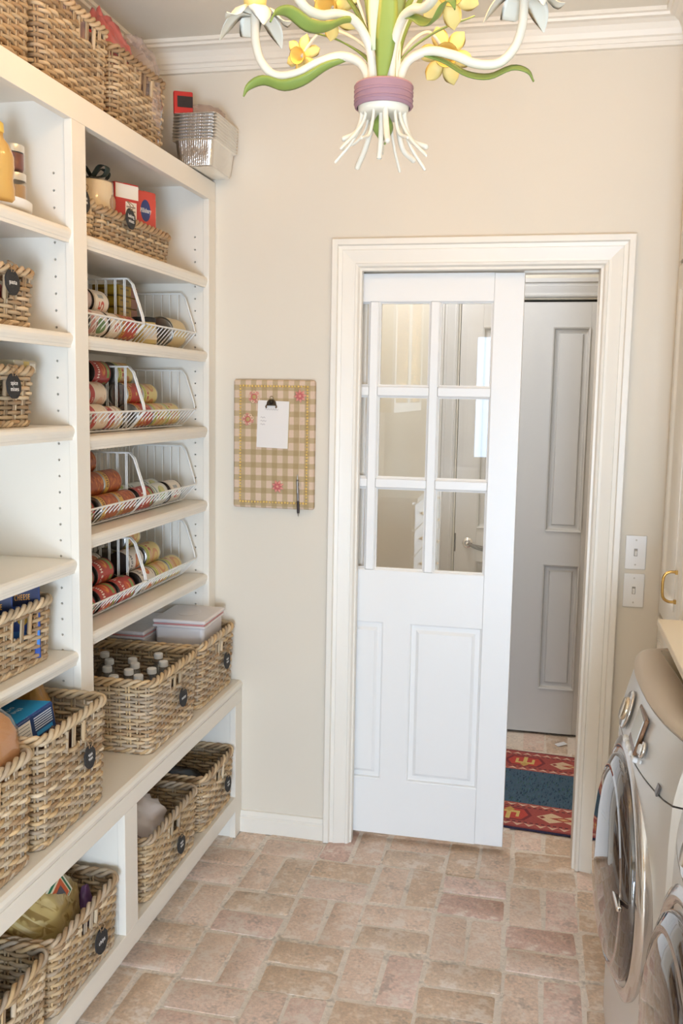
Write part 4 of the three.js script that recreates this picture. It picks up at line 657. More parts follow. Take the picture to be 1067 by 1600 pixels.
solo('purple_packet', 'purple snack packet tucked beside the tan chip bag', 'packet', bag(0.04, 0.165, 0.05, 87, 0.1, 0.4), M([110, 74, 110], 0.35), [0.030, 0.172, 1.075]);
solo('dark_bottle', 'dark bottle shape standing behind the chip-bag basket', 'bottle', lathe([[0, 0], [0.020, 0], [0.022, 0.01], [0.022, 0.18], [0.016, 0.225], [0.015, 0.27], [0, 0.27]], 24), M([38, 34, 32], 0.3), [-0.272, 0.1565, 1.02]);

// ---------------------------------------------------------------- memo board
{
  const x0 = 0.0765, x1 = 0.371, y0 = 1.2205, y1 = 1.671, cx = (x0 + x1) / 2, cy = (y0 + y1) / 2, w = x1 - x0, h = y1 - y0;
  const t = thing('memo_board', 'padded tan plaid memo board with brass nailheads on the back wall', 'board', [cx, cy, 0.001]);
  const tex = canvasTex(590, 900, (c, W, H) => {
    c.fillStyle = '#e6cbb2'; c.fillRect(0, 0, W, H); const P = 78, S = 38;
    c.fillStyle = 'rgba(160,136,84,0.46)'; for (let x = 52; x < W; x += P) c.fillRect(x, 0, S, H); for (let y = 36; y < H; y += 2 * S + 14) c.fillRect(0, y, W, S);
    c.strokeStyle = 'rgba(120,92,60,0.4)'; c.lineWidth = 1.6; for (let k = -H; k < W; k += 8) { c.beginPath(); c.moveTo(k, 0); c.lineTo(k + H, H); c.stroke(); }
    for (let i = 0; i < 9000; i++) { c.fillStyle = rnd() > 0.5 ? 'rgba(90,70,40,0.10)' : 'rgba(255,240,215,0.12)'; c.fillRect(rnd() * W, rnd() * H, 3, 3); }
  });
  const g = new RoundedBoxGeometry(w, h, 0.028, 3, 0.009).translate(0, 0, 0.014), p = g.attributes.position, uv = g.attributes.uv; for (let i = 0; i < p.count; i++) uv.setXY(i, p.getX(i) / w + 0.5, p.getY(i) / h + 0.5);
  part(t, 'padded_panel', g, M([255, 255, 255], 0.95, { map: tex }));
  const nails = [], one = new THREE.SphereGeometry(0.0042, 8, 5, 0, 6.2832, 0, Math.PI / 2).rotateX(Math.PI / 2), ix = w / 2 - 0.026, iy = h / 2 - 0.022;
  const put = (x, y) => nails.push(one.clone().translate(x + rr(-0.0006, 0.0006), y + rr(-0.0006, 0.0006), 0.0282));
  for (let i = 0; i <= 22; i++) { const x = -ix + 2 * ix * i / 22; put(x, iy); put(x, -iy); } for (let i = 1; i < 38; i++) { const y = -iy + 2 * iy * i / 38; put(ix, y); put(-ix, y); }
  part(t, 'nailheads', nails, M([246, 218, 140], 0.35, { metalness: 1 })).userData.kind = 'stuff';
  const fl = (label, x, y, kind, turn) => {
    const f = thing('flower_pin', label, 'pin', [x, y, 0.0292]); f.rotation.z = turn; const pink = M([226, 152, 134], 0.5), rose = M([206, 108, 104], 0.5), cream = M([232, 196, 164], 0.5);
    const petal = (len, wd, a, z, m) => part(f, 'petal', blade([[0.006, 0, z], [len * 0.5, 0, z + 0.004], [len, 0, z + 0.002]], (u) => wd * Math.sin(Math.PI * Math.min(0.97, 0.12 + u * 0.85)), 0.0012, [0, 1, 0], 8, 0.1), m, undefined, [0, 0, a]);
    if (kind) { for (let i = 0; i < 8; i++) petal(0.023, 0.006, i * Math.PI / 4, 0.001, pink); for (let i = 0; i < 8; i++) petal(0.015, 0.0045, i * Math.PI / 4 + 0.39, 0.004, rose); part(f, 'centre', new THREE.SphereGeometry(0.0055, 12, 8).scale(1, 1, 0.6), pink, [0, 0, 0.006]); }
    else { for (let i = 0; i < 9; i++) { const a = i / 9 * 6.2832; part(f, 'petal', new THREE.TorusGeometry(0.0045, 0.0022, 6, 12), i % 2 ? pink : cream, [Math.cos(a) * 0.0155, Math.sin(a) * 0.0155, 0.0025]); } part(f, 'ring', new THREE.TorusGeometry(0.0105, 0.0022, 6, 20), rose, [0, 0, 0.003]); part(f, 'centre', lathe([[0, 0.005], [0.004, 0.0045], [0.0085, 0.002], [0.009, 0]], 20).rotateX(Math.PI / 2), M([196, 160, 104], 0.5)); }
  };
  fl('pink ringed flower pin at the top left of the memo board, left of the clip', 0.154, 1.611, 0, 0.2); fl('pink ringed flower pin on the left edge of the board, below another like it', 0.131, 1.533, 0, 1);
  fl('pink pointed-petal flower pin in the board\'s top right corner', 0.320, 1.617, 1, 0.1); fl('pink pointed-petal flower pin low on the memo board', 0.242, 1.300, 1, 0.4);
  const n = thing('notepad', 'white notepad held by a dark clip on the plaid memo board', 'notepad', [0.2225, 1.517, 0.030]); n.rotation.z = -0.03;
  const pt = canvasTex(128, 192, (c) => { c.fillStyle = '#ece4dc'; c.fillRect(0, 0, 128, 192); c.strokeStyle = 'rgba(150,140,135,0.5)'; c.lineWidth = 2; for (const [x, y, l] of [[30, 36, 60], [12, 70, 22], [12, 84, 26], [12, 98, 24]]) { c.beginPath(); c.moveTo(x, y); for (let i = 1; i < l / 5; i++) c.lineTo(x + i * 5, y + (i % 2 ? -3 : 2)); c.stroke(); } });
  const pg = new THREE.BoxGeometry(0.113, 0.164, 0.003); part(n, 'sheets', pg, M([255, 255, 255], 0.85, { map: pt }), [0, 0, 0.0015]); part(n, 'backing', bx(0.0566, -0.082, -0.0008, 0.0585, 0.081, 0.0025, 0), M([200, 176, 130], 0.8));
  const cp = thing('paper_clip', 'dark bulldog clip gripping the notepad\'s top edge', 'clip', [0.2185, 1.594, 0.0345], 0);
  part(cp, 'jaw', prism([[-0.018, -0.012], [0.018, -0.012], [0.015, 0.002], [0.008, 0.009], [-0.008, 0.009], [-0.015, 0.002]], 0, 0.006), M([92, 78, 62], 0.3, { metalness: 0.9 })); part(cp, 'boss', lathe([[0, 0.008], [0.006, 0.006], [0.009, 0]], 20).rotateX(Math.PI / 2), M([70, 66, 60], 0.25, { metalness: 0.9 }), [0, 0, 0.005]);
  part(cp, 'loop', new THREE.TorusGeometry(0.006, 0.0014, 6, 16), M([150, 132, 100], 0.3, { metalness: 0.9 }), [0, 0.014, 0.003]); for (const q of [-1, 1]) part(cp, 'lip', tube([[q * 0.017, -0.010, 0.005], [q * 0.019, -0.017, 0.007], [q * 0.016, -0.019, 0.008]], 0.0025, 10, 6), M([120, 96, 74], 0.3, { metalness: 0.9 }));
  solo('pen_string', 'thin pale string hanging from the corner flower to the pen', 'string', tube([[0.319, 1.607, 0.033], [0.3185, 1.50, 0.0335], [0.318, 1.36, 0.034], [0.3155, 1.346, 0.036]], 0.0009, 30, 5), M([222, 200, 160], 0.9));
  const pen = thing('pen', 'black and silver pen hanging from a string on the memo board', 'pen', [0.3195, 1.195, 0.036]); pen.rotation.z = 0.035;
  part(pen, 'tip', lathe([[0, 0], [0.0012, 0.004], [0.0042, 0.014]], 16), steel); part(pen, 'grip', lathe([[0.0042, 0.014], [0.0050, 0.02], [0.0050, 0.055], [0.0045, 0.057]], 16), M([52, 36, 30], 0.5)); part(pen, 'barrel', lathe([[0.0045, 0.056], [0.0045, 0.128], [0.0035, 0.132], [0, 0.132]], 16), M([120, 112, 106], 0.3, { metalness: 0.7 })); part(pen, 'clip', bx(-0.0012, 0.085, 0.0045, 0.0012, 0.126, 0.0065, 0.0004), steel); part(pen, 'button', lathe([[0, 0.150], [0.002, 0.149], [0.0022, 0.132]], 12), steel);
  part(pen, 'string_loop', new THREE.TorusGeometry(0.006, 0.0009, 5, 18).scale(0.7, 1.6, 1), M([222, 200, 160], 0.9), [0.006, 0.115, 0.002]);
}
// switches
for (const [y, k] of [[1.125, 'upper'], [0.998, 'lower']]) {
  const s = thing('light_switch', `white toggle light switch plate beside the doorway, ${k} of two`, 'switch', [1.4615, y, 0.0004], 0, 'wall switches');
  part(s, 'plate', new RoundedBoxGeometry(0.066, 0.113, 0.006, 2, 0.0025).translate(0, 0, 0.003), M([238, 234, 228], 0.35)); part(s, 'slot', bx(-0.0055, -0.0125, 0.0055, 0.0055, 0.0125, 0.0068, 0.0005), M([160, 150, 136], 0.5));
  part(s, 'toggle', bx(-0.004, -0.009, 0.006, 0.004, 0.007, 0.015, 0.0015), M([240, 236, 230], 0.3), [0, 0.003, 0], [0.35, 0, 0]); for (const q of [-1, 1]) part(s, 'screw', lathe([[0, 0.0012], [0.002, 0.001], [0.003, 0]], 14).rotateX(Math.PI / 2), M([214, 206, 196], 0.4), [0, q * 0.041, 0.006]);
}

// ---------------------------------------------------------------- chandelier
{
  const cx = 0.80, cy = 2.24, cz = 1.20, t = thing('flower_chandelier', 'white metal chandelier of daffodils and green leaves tied with a purple band', 'chandelier', [cx, cy, cz]);
  const iv = M([238, 230, 212], 0.4), gr = M([138, 158, 76], 0.5), gr2 = M([152, 168, 100], 0.5), pale = M([196, 214, 186], 0.4), yel = M([236, 214, 136], 0.5), org = M([238, 202, 108], 0.5), wp = M([238, 236, 222], 0.4), pur = M([166, 128, 138], 0.6);
  part(t, 'stem_cup', lathe([[0, -0.040], [0.045, -0.042], [0.052, -0.032], [0.055, 0.0], [0.056, 0.012], [0.05, 0.018], [0, 0.018]], 36), iv);
  part(t, 'ribbon_band', lathe([[0.055, -0.026], [0.0595, -0.025], [0.0605, -0.016], [0.0598, -0.008], [0.0610, 0.002], [0.0602, 0.010], [0.0615, 0.016], [0.059, 0.020], [0.055, 0.020]], 40), pur);
  for (let i = 0; i < 5; i++) part(t, 'ribbon_strand', new THREE.TorusGeometry(0.0605, 0.0012, 5, 40).rotateX(Math.PI / 2), pur, [0, -0.020 + i * 0.0085, 0], [0.03 * (i % 2 ? 1 : -1), 0, 0.02 * (i % 3 - 1)]);
  // stem ends flaring out below the band
  for (let i = 0; i < 14; i++) { const a = i / 14 * 6.2832 + rr(-0.15, 0.15), L = rr(0.075, 0.115), d = rr(0.088, 0.125), r0 = 0.044, c = Math.cos(a), s = Math.sin(a), thick = i % 3 ? 0.0035 : 0.0062; part(t, 'stem_end', [tube([[c * r0, -0.02, s * r0], [c * r0 * 1.02, -0.05, s * r0 * 1.02], [c * (r0 + (L - r0) * 0.35), -0.02 - d * 0.62, s * (r0 + (L - r0) * 0.35)], [c * L, -0.02 - d * (0.75 + 0.25 * (i % 2)), s * L]], thick, 14, 8), new THREE.SphereGeometry(thick, 8, 6).translate(c * L, -0.02 - d * (0.75 + 0.25 * (i % 2)), s * L)], iv); }
  part(t, 'stem_end', tube([[0, -0.04, 0.02], [0.0, -0.09, 0.022], [-0.002, -0.132, 0.026]], 0.0055, 10, 8), iv);
  part(t, 'leaf_bud', [0, 2.1, 4.2].map((a) => blade([[0.008 * Math.cos(a), -0.036, 0.008 * Math.sin(a)], [0.02 * Math.cos(a), -0.062, 0.02 * Math.sin(a)], [0.004 * Math.cos(a), -0.098, 0.004 * Math.sin(a)]], (u) => 0.018 * Math.sin(Math.PI * Math.min(0.98, u + 0.05)), 0.002, [-Math.sin(a), 0, Math.cos(a)], 12, 0.3)), gr);
  const arm = (a, pts, name = 'arm', r = 0.0092) => part(t, name, tube(pts.map(([q, y]) => [Math.cos(a) * q, y, -Math.sin(a) * q]), r, 48, 10), iv);
  const polar = (a, q, y, off = 0) => [Math.cos(a) * q - Math.sin(a) * off, y, -Math.sin(a) * q - Math.cos(a) * off];
  const side = [[0.03, 0.0], [0.034, 0.035], [0.05, 0.066], [0.09, 0.082], [0.14, 0.072], [0.19, 0.052], [0.235, 0.052], [0.264, 0.08], [0.277, 0.12], [0.279, 0.155], [0.279, 0.178]];
  const daffodil = (px, py, pz, dir, size, petals, trumpet, droop = 0.18) => {
    const f = part(t, 'daffodil', lathe([[0.1, 0], [0.16, 0.10], [0.30, 0.26], [0.33, 0.5], [0.42, 0.62], [0.40, 0.60], [0.30, 0.5], [0.26, 0.26], [0.1, 0.04]].map(([a, b]) => [a * size, b * size]), 18), trumpet, [px, py, pz]);
    f.quaternion.setFromUnitVectors(V(0, 1, 0), V(...dir).normalize());
    for (let i = 0; i < 6; i++) part(f, 'petal', blade([[0.08 * size, 0.02 * size, 0], [0.5 * size, 0.10 * size, 0], [0.85 * size, (0.06 - droop * 0.5) * size, 0], [1.02 * size, -droop * size * (i % 2 ? 1 : 0.4), 0]], (u) => size * 0.30 * Math.sin(Math.PI * Math.min(0.97, 0.1 + u * 0.88)), 0.0012, [0, 0, 1], 10, 0.25), petals, undefined, [0, i * Math.PI / 3, 0]);
    return f;
  };
  const front = [[0.03, 0.0], [0.034, 0.045], [0.045, 0.085], [0.085, 0.122], [0.135, 0.122], [0.18, 0.108], [0.222, 0.112], [0.252, 0.145], [0.264, 0.19], [0.266, 0.24], [0.266, 0.275]];
  for (const [a, fr] of [[0.0, 0], [Math.PI, 0], [-0.98, 1], [Math.PI + 0.98, 1]]) {
    const prof = fr ? front : side, lift = fr ? 0.05 : 0, R = fr ? 0.266 : 0.279; arm(a, prof); const q = polar(a, R, fr ? 0.285 : 0.188);
    daffodil(q[0], q[1] - 0.012, q[2], [0, 1, 0], 0.078, wp, yel, 0.6);
    part(t, 'candle_cup', lathe([[0.007, -0.012], [0.014, -0.004], [0.016, 0.006], [0.013, 0.01], [0.012, 0.07], [0, 0.072]], 20), iv, q);
    const blob = part(t, 'bulb', lathe([[0, 0], [0.008, 0.004], [0.015, 0.022], [0.013, 0.04], [0.005, 0.062], [0, 0.07]], 18), new THREE.MeshStandardMaterial({ color: 0xffffff, emissive: WARM, emissiveIntensity: 6, roughness: 0.4 }), [q[0], q[1] + 0.072, q[2]]);
    const L = new THREE.PointLight(WARM, BULB, 0, 2); L.position.set(cx + q[0], cy + q[1] + 0.10, cz + q[2]); L.castShadow = true; L.shadow.radius = 0.7; scene.add(L);
    // long leaf lying under the arm
    part(t, 'leaf', blade([[0.075, 0.076, 0], [0.12, 0.062, 0.006], [0.17, 0.034, 0.010], [0.215, 0.026, 0.008], [0.262, 0.040, 0.004], [0.292, 0.030, 0], [0.304, 0.012, 0]].map(([u, v, w]) => polar(a, u, v + lift, w)), (u) => 0.0135 * Math.sin(Math.PI * Math.min(0.98, 0.06 + u * 0.92)) ** 0.8, 0.002, [-Math.sin(a), 0.9, -Math.cos(a)], 26, 0.3), gr);
  }
  // upright blades between the arms
  for (const [a, l, q, w, m, tw] of [[4.55, 0.30, 0.12, 0.020, gr, 0], [5.3, 0.32, 0.16, 0.022, gr2, 0.3], [1.2, 0.34, 0.10, 0.024, gr, 0.2], [2.2, 0.33, 0.13, 0.022, gr2, -0.3], [-0.15, 0.31, 0.19, 0.021, gr, 0.4], [3.3, 0.30, 0.19, 0.022, gr, -0.4], [0.5, 0.16, 0.17, 0.015, gr2, 0], [2.7, 0.15, 0.18, 0.015, gr, 0]])
    part(t, 'leaf', blade([polar(a, 0.028, 0.02), polar(a, 0.034, 0.02 + l * 0.3), polar(a, 0.028 + q * 0.45, 0.02 + l * 0.7), polar(a, 0.028 + q, 0.02 + l)], (u) => w * Math.sin(Math.PI * Math.min(0.98, 0.22 + u * 0.76)), 0.0018, [-Math.sin(a) + tw, 0, -Math.cos(a)], 18, 0.25), m);
  part(t, 'leaf', blade([[0.004, 0.02, 0.05], [0.010, 0.09, 0.052], [0.016, 0.17, 0.064], [0.012, 0.27, 0.10]], (u) => 0.021 * Math.sin(Math.PI * Math.min(0.98, 0.15 + u * 0.8)), 0.0018, [1, 0, 0], 18, 0.2), gr);
  part(t, 'leaf', blade([[-0.012, 0.075, 0.045], [-0.012, 0.13, 0.048], [-0.010, 0.22, 0.06], [-0.02, 0.32, 0.08]], (u) => 0.016 * Math.sin(Math.PI * Math.min(0.98, 0.15 + u * 0.8)), 0.0018, [1, 0, 0], 18, 0.2), pale);
  // thin stems with small yellow daffodils
  for (const [x, y, z, s] of [[-0.215, 0.140, -0.15, 0.044], [0.108, 0.122, -0.15, 0.060], [0.135, 0.165, 0.06, 0.062], [-0.115, 0.185, -0.02, 0.060], [-0.04, 0.30, 0.05, 0.05], [0.05, 0.29, -0.06, 0.05]]) {
    const q = Math.hypot(x, z), c = x / q, d = z / q;
    part(t, 'flower_stem', tube([[c * 0.03, 0.01, d * 0.03], [c * 0.035, y * 0.6, d * 0.035], [x * 0.7, y + 0.035, z * 0.7], [x * 0.95, y + 0.012, z * 0.95], [x, y, z]], 0.0036, 24, 7), iv);
    daffodil(x, y, z, [c * 0.25, -0.25, 0.9], s, yel, org);
  }
  for (let i = 0; i < 7; i++) { const a = i / 7 * 6.2832, m = polar(a, 0.03, 0.01), e = polar(a, 0.02 + 0.02 * (i % 2), 0.3); part(t, 'inner_stem', tube([m, polar(a, 0.026, 0.14), e], 0.006, 12, 8), iv); }
  part(t, 'hanging_rod', new THREE.CylinderGeometry(0.006, 0.006, HC - cy - 0.02, 12).translate(0, (HC - cy + 0.02) / 2, 0), iv);
  part(t, 'ceiling_rose', lathe([[0, 0], [0.06, 0], [0.058, -0.012], [0.03, -0.025], [0.008, -0.035], [0, -0.036]], 32), iv, [0, HC - cy, 0]);
}

// ---------------------------------------------------------------- washer and dryer
{
  const silver = M([222, 219, 216], 0.32, { metalness: 0.4 }), silverTop = M([192, 176, 156], 0.38, { metalness: 0.35 }), paleGrey = M([222, 218, 212], 0.35, { metalness: 0.2 }), darkGlass = new THREE.MeshPhysicalMaterial({ color: C(58, 44, 40), roughness: 0.06, metalness: 0.0, clearcoat: 1, clearcoatRoughness: 0.03, ior: 1.9 }), seal = M([26, 24, 24], 0.4);
  // local frame: z runs along the front (0 far side .. W near side), x out of the wall; front near x = 0
  const W = 0.70, HT = 0.985, D = 0.70;
  const fx = (u, y) => { const e = Math.abs(u * 2 - 1); return 0.048 * e ** 2.6 + 0.055 * Math.max(0, (e - 0.90) / 0.10) ** 2 + (y > 0.80 ? 0.036 * ((y - 0.80) / 0.17) ** 1.7 : 0) + (y < 0.06 ? 0.02 : 0); };
  const shell = (y0, y1, n, cap, inset = 0) => {
    const pos = [], idx = [], cols = 28, ring = [];
    for (let j = 0; j <= n; j++) { const y = y0 + (y1 - y0) * j / n; let k = 0; for (let i = 0; i <= cols; i++) { const u = i / cols; pos.push(fx(u, y) + inset, y, inset + u * (W - 2 * inset)); k++; } pos.push(D, y, W - inset, D, y, inset); }
    const m = cols + 3; for (let j = 0; j < n; j++) for (let i = 0; i < m; i++) { const a = j * m + i, b = j * m + (i + 1) % m; idx.push(a, b, a + m, b, b + m, a + m); }
    if (cap) { const c0 = pos.length / 3; pos.push(0.3, y1, W / 2); for (let i = 0; i < m; i++) idx.push(n * m + i, n * m + (i + 1) % m, c0); }
    const g = new THREE.BufferGeometry(); g.setAttribute('position', new THREE.Float32BufferAttribute(pos, 3)); g.setIndex(idx); return toCreasedNormals(g, 0.6);
  };
  const make = (dryer) => {
    const o = new THREE.Group();
    part(o, 'body', shell(0.018, 0.838, 10, true), silver);
    part(o, 'control_panel', shell(0.842, 0.962, 6, true), silver);
    { // top lid with a rounded front edge
      const pos = [], idx = [], cols = 28, prof = [[0, 0], [-0.004, 0.008], [0.002, 0.016], [0.016, 0.0215], [0.04, 0.023]], m = cols + 1;
      for (const [dx, dy] of prof) for (let i = 0; i <= cols; i++) { const u = i / cols; pos.push(fx(u, 0.962) + dx, 0.963 + dy, u * W + (u < 0.5 ? 1 : -1) * Math.max(0, dx) * 0.3 * (Math.abs(u * 2 - 1) ** 6)); }
      for (const q of [0.2, D]) for (let i = 0; i <= cols; i++) pos.push(q, 0.986, i / cols * W);
      for (let i = 0; i <= cols; i++) pos.push(D, 0.963, i / cols * W);
      for (let j = 0; j < 7; j++) for (let i = 0; i < cols; i++) { const a = j * m + i; idx.push(a, a + 1, a + m, a + 1, a + m + 1, a + m); }
      const g = new THREE.BufferGeometry(); g.setAttribute('position', new THREE.Float32BufferAttribute(pos, 3)); g.setIndex(idx); part(o, 'top_lid', toCreasedNormals(g, 0.7), silverTop);
      part(o, 'top_panel', bx(0.12, 0.9855, 0.05, 0.66, 0.9875, W - 0.05, 0.001), M([158, 142, 112], 0.2, { metalness: 0.4 }));
    }
    for (const z of [0.05, W - 0.05]) for (const x of [0.08, 0.62]) part(o, 'foot', new THREE.CylinderGeometry(0.02, 0.024, 0.02, 16), seal, [x, 0.009, z]);
    // door: broad bright ring, dark seam, bulging window
    const dc = [0.010, 0.555, W / 2], rot = [0, 0, Math.PI / 2];
    part(o, 'door_ring', lathe([[0.292, -0.035], [0.296, -0.004], [0.290, 0.006], [0.272, 0.012], [0.262, 0.010], [0.258, 0.0], [0.258, -0.03]], 64), M([214, 208, 204], 0.12, { metalness: 0.8 }), dc, rot);
    part(o, 'door_seam', lathe([[0.259, -0.02], [0.259, 0.004], [0.250, 0.004], [0.250, -0.02]], 56), seal, dc, rot);
    const d = part(o, 'door', lathe([[0.250, -0.012], [0.2505, 0.014], [0.245, 0.024], [0.225, 0.033], [0.215, 0.0365], [0.214, 0.030]], 64), darkGlass, dc, rot);
    part(d, 'window', lathe([[0.2148, 0.031], [0.20, 0.040], [0.17, 0.050], [0.12, 0.058], [0.06, 0.063], [0, 0.065]], 56), darkGlass);
    part(d, 'handle', new RoundedBoxGeometry(0.012, 0.012, 0.09, 2, 0.004), chrome, [0.02, 0.040, 0.206]);
    // controls, on the tilted panel
    const P = (z, y) => [fx(z / W, y) - 0.002, y, z], tl = -0.27, face = (name, g, mat, z, y) => part(o, name, g, mat, P(z, y), [0, -0.06, tl]);
    const disc = (r, t) => lathe([[0, t], [r * 0.9, t], [r, t * 0.6], [r, 0], [0, 0]], 32).rotateZ(Math.PI / 2);
    const dial = face('dial', disc(0.046, 0.008), chrome, 0.285, 0.902); part(dial, 'dial_knob', disc(0.028, 0.016), M([214, 196, 168], 0.2, { metalness: 0.8 })); part(dial, 'dial_pointer', bx(-0.016, -0.003, -0.003, -0.01, 0.022, 0.003, 0.001), darkSteel);
    const dis = face('display', bx(-0.004, -0.042, -0.056, 0.005, 0.042, 0.058, 0.003), M([126, 92, 66], 0.2, { metalness: 0.5 }), 0.428, 0.905); part(dis, 'screen', bx(-0.006, -0.024, -0.044, -0.0035, 0.036, 0.052, 0.001), M([214, 216, 212], 0.15));
    for (let i = 0; i < 4; i++) face('button', new RoundedBoxGeometry(0.014, 0.014, 0.028, 2, 0.005), white, 0.345 + i * 0.040, 0.852);
    const st = face('start_button', disc(0.018, 0.008), chrome, 0.510, 0.888); part(st, 'button_cap', disc(0.011, 0.013), paleGrey); face('indicator_light', disc(0.005, 0.004), white, 0.512, 0.862);
    face('badge', bx(-0.002, -0.011, -0.011, 0.002, 0.011, 0.011, 0.0005), M([92, 84, 80], 0.3), 0.622, 0.850);
    return o;
  };
  for (const [n, label, cat, x, z] of [['washing_machine', 'silver front-loading washer beside the doorway, with round door and display', 'washer', 1.346, 0.69], ['dryer', 'silver front-loading dryer cut off at the photo\'s lower right corner', 'dryer', 1.392, 1.402]]) {
    const o = make(n === 'dryer'); o.name = n; o.position.set(x, 0, z); o.rotation.y = 0.055; scene.add(o); o.userData = { label, category: cat };
  }
}

// ---------------------------------------------------------------- tall cabinet and folding counter on the right
{
  const c = thing('tall_cabinet', 'cream panelled tall cabinet with brass pull in the right corner', 'cabinet', [0, 0, 0]);
  part(c, 'case', [bx(1.562, 0.0, 0.003, XR - 0.002, HC - 0.002, 0.64, 0.001)], cabM);
  part(c, 'face_frame', [bx(1.545, 0, 0.003, 1.563, HC - 0.002, 0.026, 0.001), bx(1.545, 0, 0.614, 1.563, HC - 0.002, 0.640, 0.001), bx(1.545, 2.66, 0.026, 1.563, HC - 0.002, 0.614, 0.001)], cabM);
  const door = (z0, z1, y0, y1, handle) => {
    const d = part(c, 'door', [bx(1.541, y0, z0, 1.561, y1, z0 + 0.058, 0.002), bx(1.541, y0, z1 - 0.058, 1.561, y1, z1, 0.002), bx(1.541, y0, z0 + 0.058, 1.561, y0 + 0.075, z1 - 0.058, 0), bx(1.541, y1 - 0.065, z0 + 0.058, 1.561, y1, z1 - 0.058, 0)], cabM);
    const pm = mitre([[1.549, y0 + 0.075, z0 + 0.058], [1.549, y1 - 0.065, z0 + 0.058], [1.549, y1 - 0.065, z1 - 0.058], [1.549, y0 + 0.075, z1 - 0.058], [1.549, y0 + 0.075, z0 + 0.058]], [-1, 0, 0], [[0, -0.008], [0, 0.0115], [0.008, 0.0095], [0.014, 0.002], [0.02, 0.0], [0.02, -0.008]]);
    part(d, 'panel_moulding', pm, trimM); part(d, 'panel', bx(1.548, y0 + 0.07, z0 + 0.052, 1.556, y1 - 0.06, z1 - 0.052, 0), cabM);
    if (handle) { const [hz, hy] = handle, h = part(d, 'handle', tube([[1.541, hy + 0.043, hz], [1.520, hy + 0.043, hz], [1.506, hy + 0.033, hz], [1.502, hy, hz], [1.506, hy - 0.033, hz], [1.520, hy - 0.043, hz], [1.541, hy - 0.043, hz]], 0.0042, 40, 8), brass); for (const q of [-1, 1]) part(h, 'handle_foot', bx(1.534, hy + q * 0.043 - 0.006, hz - 0.006, 1.542, hy + q * 0.043 + 0.006, hz + 0.006, 0.001), brass); }
  };
  door(0.028, 0.442, 0.94, 2.04, [0.415, 1.094]); door(0.028, 0.442, 2.055, 2.655); door(0.028, 0.442, 0.08, 0.925); door(0.448, 0.612, 0.94, 2.04); door(0.448, 0.612, 2.055, 2.655); door(0.448, 0.612, 0.08, 0.925);
  const k = thing('folding_counter', 'pale counter shelf running over the washer and dryer', 'counter', [0, 0, 0]);
  part(k, 'worktop', bx(1.466, 1.030, 0.643, XR - 0.002, 1.050, 2.20, 0.003), M([238, 222, 196], 0.4));
  part(k, 'back_cleat', bx(XR - 0.03, 0.99, 0.645, XR - 0.002, 1.029, 2.11, 0.002), cabM); part(k, 'end_panel', bx(1.50, 0, 2.175, XR - 0.002, 1.029, 2.198, 0.002), cabM);
}
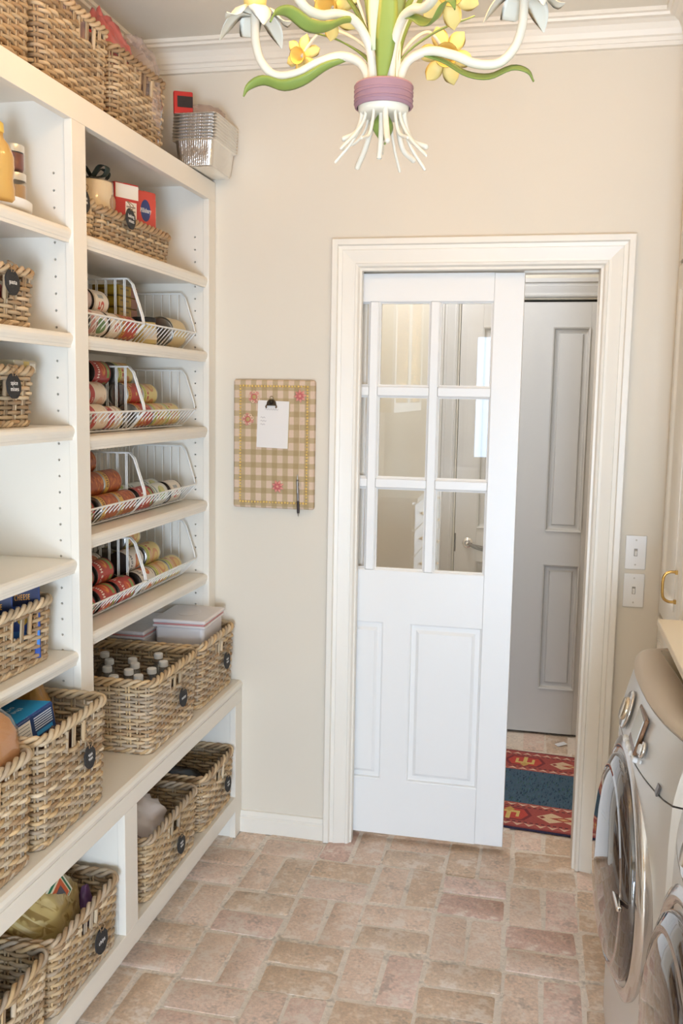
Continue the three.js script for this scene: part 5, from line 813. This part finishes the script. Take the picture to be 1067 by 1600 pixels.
// ---------------------------------------------------------------- behind the camera, seen mirrored in the door's panes
{
  const b = thing('base_cabinet', 'cream base cabinet with drawers behind the camera, mirrored faintly in the door glass', 'cabinet', [0, 0, 0]);
  part(b, 'case', bx(X0 + 0.004, 0.08, 3.3, 0.24, 0.87, 5.0, 0.002), cabM); part(b, 'worktop', bx(X0 + 0.003, 0.872, 3.28, 0.28, 0.905, 5.02, 0.004), M([240, 234, 222], 0.2)); part(b, 'toe_kick', bx(X0 + 0.01, 0, 3.32, 0.18, 0.08, 4.98, 0), cabM);
  for (let i = 0; i < 4; i++) for (let j = 0; j < 3; j++) { const d = part(b, 'drawer', bx(0.24, 0.10 + i * 0.19, 3.32 + j * 0.56, 0.26, 0.28 + i * 0.19, 3.86 + j * 0.56, 0.004), cabM); part(d, 'knob', lathe([[0, 0.024], [0.012, 0.02], [0.014, 0.014], [0.006, 0.006], [0.006, 0]], 16).rotateZ(-Math.PI / 2), brass, [0.26, 0.19 + i * 0.19, 3.59 + j * 0.56]); }
  const u = thing('wall_cabinet', 'wall cabinet with brass lattice doors behind the camera, mirrored faintly in the door glass', 'cabinet', [0, 0, 0]);
  const z0 = 3.5, z1 = 5.0, y0 = 1.5, y1 = 2.6, x = 0.06;
  part(u, 'case', [bx(X0 + 0.003, y0, z0, X0 + 0.02, y1, z1, 0), bx(X0 + 0.02, y0, z0, x - 0.02, y0 + 0.02, z1, 0), bx(X0 + 0.02, y1 - 0.02, z0, x - 0.02, y1, z1, 0), bx(X0 + 0.02, y0 + 0.02, z0, x - 0.02, y1 - 0.02, z0 + 0.02, 0), bx(X0 + 0.02, y0 + 0.02, z1 - 0.02, x - 0.02, y1 - 0.02, z1, 0), bx(X0 + 0.02, 2.03, z0 + 0.02, x - 0.04, 2.05, z1 - 0.02, 0)], M([226, 206, 150], 0.6));
  for (const [a, c] of [[z0, 4.248], [4.252, z1]]) {
    const d = part(u, 'door', [bx(x - 0.02, y0, a, x, y1, a + 0.07, 0.002), bx(x - 0.02, y0, c - 0.07, x, y1, c, 0.002), bx(x - 0.02, y0, a + 0.07, x, y0 + 0.07, c - 0.07, 0), bx(x - 0.02, y1 - 0.07, a + 0.07, x, y1, c - 0.07, 0)], cabM), bars = [], A = a + 0.07, B = c - 0.07, P0 = y0 + 0.07, P1 = y1 - 0.07;
    for (const q of [1, -1]) for (let k = -1.4; k < 1.4; k += 0.05) { const cl = []; for (let i = 0; i <= 60; i++) { const zz = A + (B - A) * i / 60, yy = (P0 + P1) / 2 + k + q * (zz - (A + B) / 2); if (yy > P0 && yy < P1) cl.push([x - 0.01, yy, zz]); } if (cl.length > 1) bars.push(rod(cl[0], cl[cl.length - 1], 0.0035, 4)); }
    part(d, 'lattice', bars, brass).userData.kind = 'stuff';
  }
  for (let i = 0; i < 3; i++) { const z = 3.8 + i * 0.42, t = part(u, 'lamp', new THREE.CylinderGeometry(0.035, 0.035, 0.012, 20), new THREE.MeshStandardMaterial({ color: 0xffffff, emissive: WARM, emissiveIntensity: 3 }), [-0.14, y1 - 0.027, z]); const l = new THREE.PointLight(WARM, 0.35, 0, 2); l.position.set(-0.14, y1 - 0.06, z); l.castShadow = true; l.shadow.radius = 1.5; scene.add(l); }
}
renderer.render(scene, camera);
